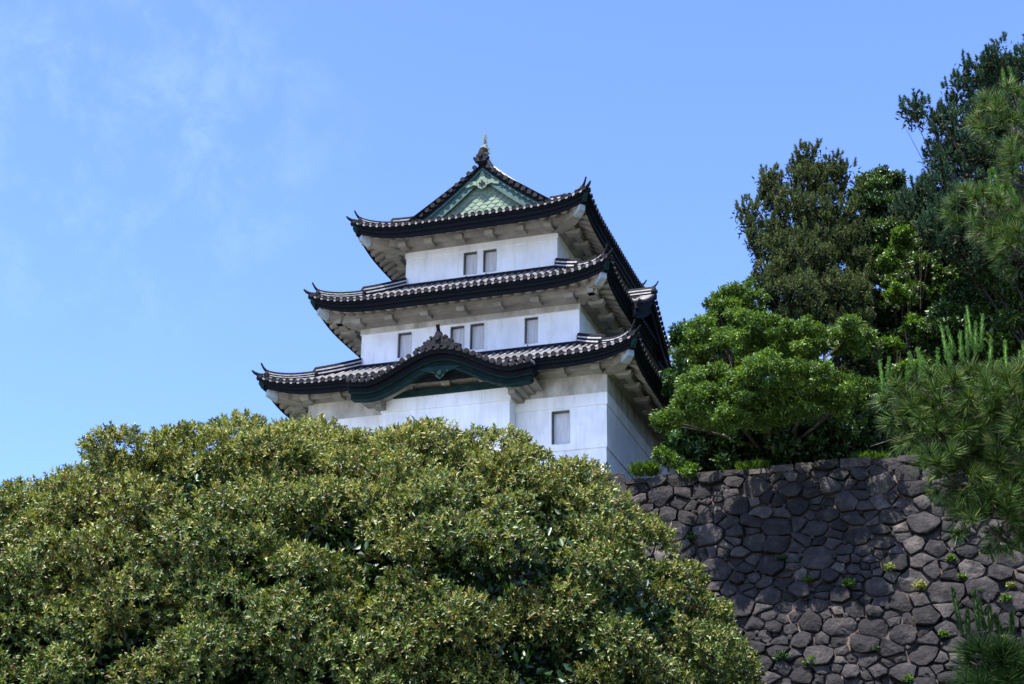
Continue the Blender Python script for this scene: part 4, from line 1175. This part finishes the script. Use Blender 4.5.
candles(np_root, rsn, [(884, 393, 34, 13.3), (888, 380, 22, 13.4), (908, 382, 18, 13.3), (914, 372, 20, 13.3), (922, 372, 26, 13.2), (929, 375, 20, 13.3), (938, 372, 24, 13.3), (948, 362, 40, 13.2), (950, 368, 24, 13.1), (955, 355, 30, 13.3),
                       (962, 364, 34, 13.2), (968, 358, 44, 13.2), (973, 350, 50, 13.3), (976, 356, 34, 13.2), (981, 352, 40, 13.3), (990, 368, 32, 13.1), (1008, 388, 50, 12.9), (1013, 395, 30, 12.9), (1020, 385, 34, 13.0), (1022, 395, 28, 12.9), (1026, 380, 40, 13.0),
                       (924, 470, 24, 13.2), (998, 118, 30, 14.3), (1006, 96, 34, 14.3), (1016, 92, 30, 14.3), (1021, 122, 26, 14.2), (992, 190, 22, 14.2), (984, 200, 20, 14.2), (1002, 206, 26, 14.0), (1010, 252, 26, 13.9), (1018, 205, 26, 14.0), (1000, 190, 26, 14.1), (974, 225, 20, 14.2)])
tk = MB(); a = Vector((0, 0, 0)); tk.tube([a, Vector((.1, 0, 3)), Vector((-.1, .1, 6)), Vector((.05, 0, 8)), Vector((0, 0, 9.6))], [.26, .22, .18, .13, .05], 10); tk.build('trunk', M['bark'], np_root, True)
np2 = empty('young_pine', (at(1060, 640, 11.2).x, 11.4, 0), label='small dark pine top with upright candles in the lower right corner', cat='pine tree')
rs2 = near_pine_parts(np2, [(992, 672, 26, 26, 11.0), (1022, 668, 30, 26, 11.0), (985, 705, 26, 26, 11.0), (1018, 712, 38, 32, 11.1), (1052, 682, 36, 40, 11.2), (1055, 730, 40, 40, 11.2), (1008, 750, 44, 40, 11.2)], 33, dens=50, mat='needle_shaded', joinp=3.35)
candles(np2, rs2, [(962, 634, 42, 10.9), (968, 634, 20, 10.9), (979, 630, 36, 10.9), (985, 630, 28, 11.0), (991, 632, 22, 11.0), (1001, 634, 16, 11.0), (1012, 634, 18, 11.0)], 'needle_shaded')
tk = MB(); tk.tube([Vector((0, 0, 0)), Vector((.04, 0, 1.5)), Vector((0, 0, 3.4))], [.10, .08, .03], 8); tk.build('trunk', M['bark'], np2, True)

# ---- plants on and along the wall -------------------------------------
def weed(px, py, s_px, label, mat='leaf_bright', seed=0, name='wall_plant', n=30, ln=.13):
    rs = np.random.default_rng(seed + 100)
    # stand it on the wall face: solve for the ray hitting the batter
    v = 0.0
    for _ in range(12):
        u, _, z = hray(px, py, v); h = max(ZT - z, 0); v = -batter(h) - .12
    root = empty(name, LW(u, v, z), YAW, label=label, cat='plant', group='weeds growing from the wall joints')
    R_ = s_px * pxm(57) * .5
    d = rand_dirs(rs, n); d[:, 1] = -np.abs(d[:, 1]); d[:, 2] = np.abs(d[:, 2]) * .9 + .1
    P = unit(d) * R_ * rs.uniform(.3, 1, n)[:, None]
    V, Fc = whorls(rs, P, unit(d + np.array([[0, 0, .4]])), 7, R_ * .3, ln, ln * .45, 1.0)
    fo = npmesh('foliage', V, Fc, M[mat], root)
    mb = MB()
    for p in P[:10]: mb.tube([(0, .12, -.06), tuple(p * .5), tuple(p)], [.015, .01, .005], 4)
    mb.build('stem', M['bark'], root)
weeds = [(850, 586, 16, 'round bright green weed growing from a joint in the middle of the wall', 'leaf_bright'), (921, 588, 16, 'reddish brown weed growing from the wall joints', 'leaf_tip'),
         (890, 570, 18, 'yellowish weed on the wall, up and to the left of the reddish one', 'leaf_tip'), (808, 581, 10, 'small green weed left of the round bright one', 'leaf_bright'),
         (962, 579, 11, 'low green weed on the wall right of the reddish one', 'leaf_bright'), (952, 560, 9, 'tiny weed on a ledge stone high at the right of the wall', 'leaf_bright'),
         (978, 593, 13, 'green weed above the candles of the small dark pine', 'leaf_bright'), (1007, 601, 14, 'flat cushion of light green weed at the right edge of the wall', 'leaf_bright'),
         (1011, 587, 8, 'yellow-green weed close to the right edge', 'leaf_tip'), (944, 636, 10, 'small weed left of the small dark pine', 'leaf_bright'),
         (812, 664, 16, 'bright weed at the bottom of the wall beside the rounded tree', 'leaf_bright'), (781, 660, 20, 'leafy weed just right of the rounded tree edge', 'leaf_dark'),
         (908, 682, 14, 'green weed cut by the bottom edge of the photo', 'leaf_bright'), (875, 650, 12, 'faint weed in the lower middle of the wall', 'leaf_dark'),
         (783, 560, 12, 'dark weed in the shaded part of the wall', 'leaf_dark'), (693, 540, 14, 'dark weed beside the upper right slope of the rounded tree', 'leaf_dark'), (663, 528, 12, 'small leafy sprout in the joints left of the shaded stones', 'leaf_dark'),
         (1004, 640, 8, 'pale weed in a joint behind the small dark pine', 'leaf_tip')]
for i, (a, b, c, l, m_) in enumerate(weeds): weed(a, b, c, l, m_, i)
def ledge_plant(name, label, px, py, r_px, Y, mat, seed, ln=.2, dens=14, sq=.7):
    rs = np.random.default_rng(seed); c = at(px, py, Y); root = empty(name, c, label=label, cat='plant')
    r = r_px * pxm(Y); fine = []
    for _ in range(7):
        d = unit(rs.normal(size=3)); fine.append((tuple(d * r * .5), (r * .5, r * .5, r * .5 * sq)))
    P, T = lobe_points(rs, fine, dens, .5); V, Fc = whorls(rs, P, T, 8, .15, ln, ln * .45, 1.0); npmesh('foliage', V, Fc, M[mat], root)
    mb = MB(); 
    for f in fine: mb.tube([(0, 0, -r * 1.1), (f[0][0] * .5, f[0][1] * .5, 0), f[0]], [.03, .02, .008], 5)
    mb.build('stem', M['bark'], root)
ledge_plant('shrub', 'leafy green shrub hanging over the wall top beside the tower corner', 668, 455, 17, 60.0, 'leaf_bright', 51)
ledge_plant('shrub', 'trailing green shrub on the wall top under the maple', 690, 472, 12, 59.3, 'leaf_bright', 52)
def grass(label, px, py, wpx, Y, seed, n=900, h=.45):
    rs = np.random.default_rng(seed); c = at(px, py, Y); root = empty('grass_tuft', c, YAW, label=label, cat='grass tuft', group='grass along the wall top')
    w_ = wpx * pxm(Y) / 2
    cl_ = rs.uniform(-w_, w_, 9); P = np.stack([cl_[rs.integers(0, 9, n)] + rs.normal(0, w_ * .09, n), rs.uniform(-.5, .3, n), rs.uniform(-.2, .05, n)], 1); T = unit(np.array([[0, -.3, 1.]]) + rs.normal(0, .4, (n, 3)))
    V, Fc = leaf_arrays(P, T, rand_dirs(rs, n), rs.uniform(.5, 1, n) * h, np.full(n, .03), .2, .35); npmesh('blades', V, Fc, M['leaf_bright'], root)
grass('tuft of bright green grass on the cap stones beside the tower corner', 643, 472, 26, 60.0, 61)
grass('strip of green grass on the cap stones under the maple', 740, 470, 60, 59.6, 62, 1400, .35)
grass('strip of green grass on the wall top left of the near pine', 880, 461, 70, 58.6, 63, 1600, .4)

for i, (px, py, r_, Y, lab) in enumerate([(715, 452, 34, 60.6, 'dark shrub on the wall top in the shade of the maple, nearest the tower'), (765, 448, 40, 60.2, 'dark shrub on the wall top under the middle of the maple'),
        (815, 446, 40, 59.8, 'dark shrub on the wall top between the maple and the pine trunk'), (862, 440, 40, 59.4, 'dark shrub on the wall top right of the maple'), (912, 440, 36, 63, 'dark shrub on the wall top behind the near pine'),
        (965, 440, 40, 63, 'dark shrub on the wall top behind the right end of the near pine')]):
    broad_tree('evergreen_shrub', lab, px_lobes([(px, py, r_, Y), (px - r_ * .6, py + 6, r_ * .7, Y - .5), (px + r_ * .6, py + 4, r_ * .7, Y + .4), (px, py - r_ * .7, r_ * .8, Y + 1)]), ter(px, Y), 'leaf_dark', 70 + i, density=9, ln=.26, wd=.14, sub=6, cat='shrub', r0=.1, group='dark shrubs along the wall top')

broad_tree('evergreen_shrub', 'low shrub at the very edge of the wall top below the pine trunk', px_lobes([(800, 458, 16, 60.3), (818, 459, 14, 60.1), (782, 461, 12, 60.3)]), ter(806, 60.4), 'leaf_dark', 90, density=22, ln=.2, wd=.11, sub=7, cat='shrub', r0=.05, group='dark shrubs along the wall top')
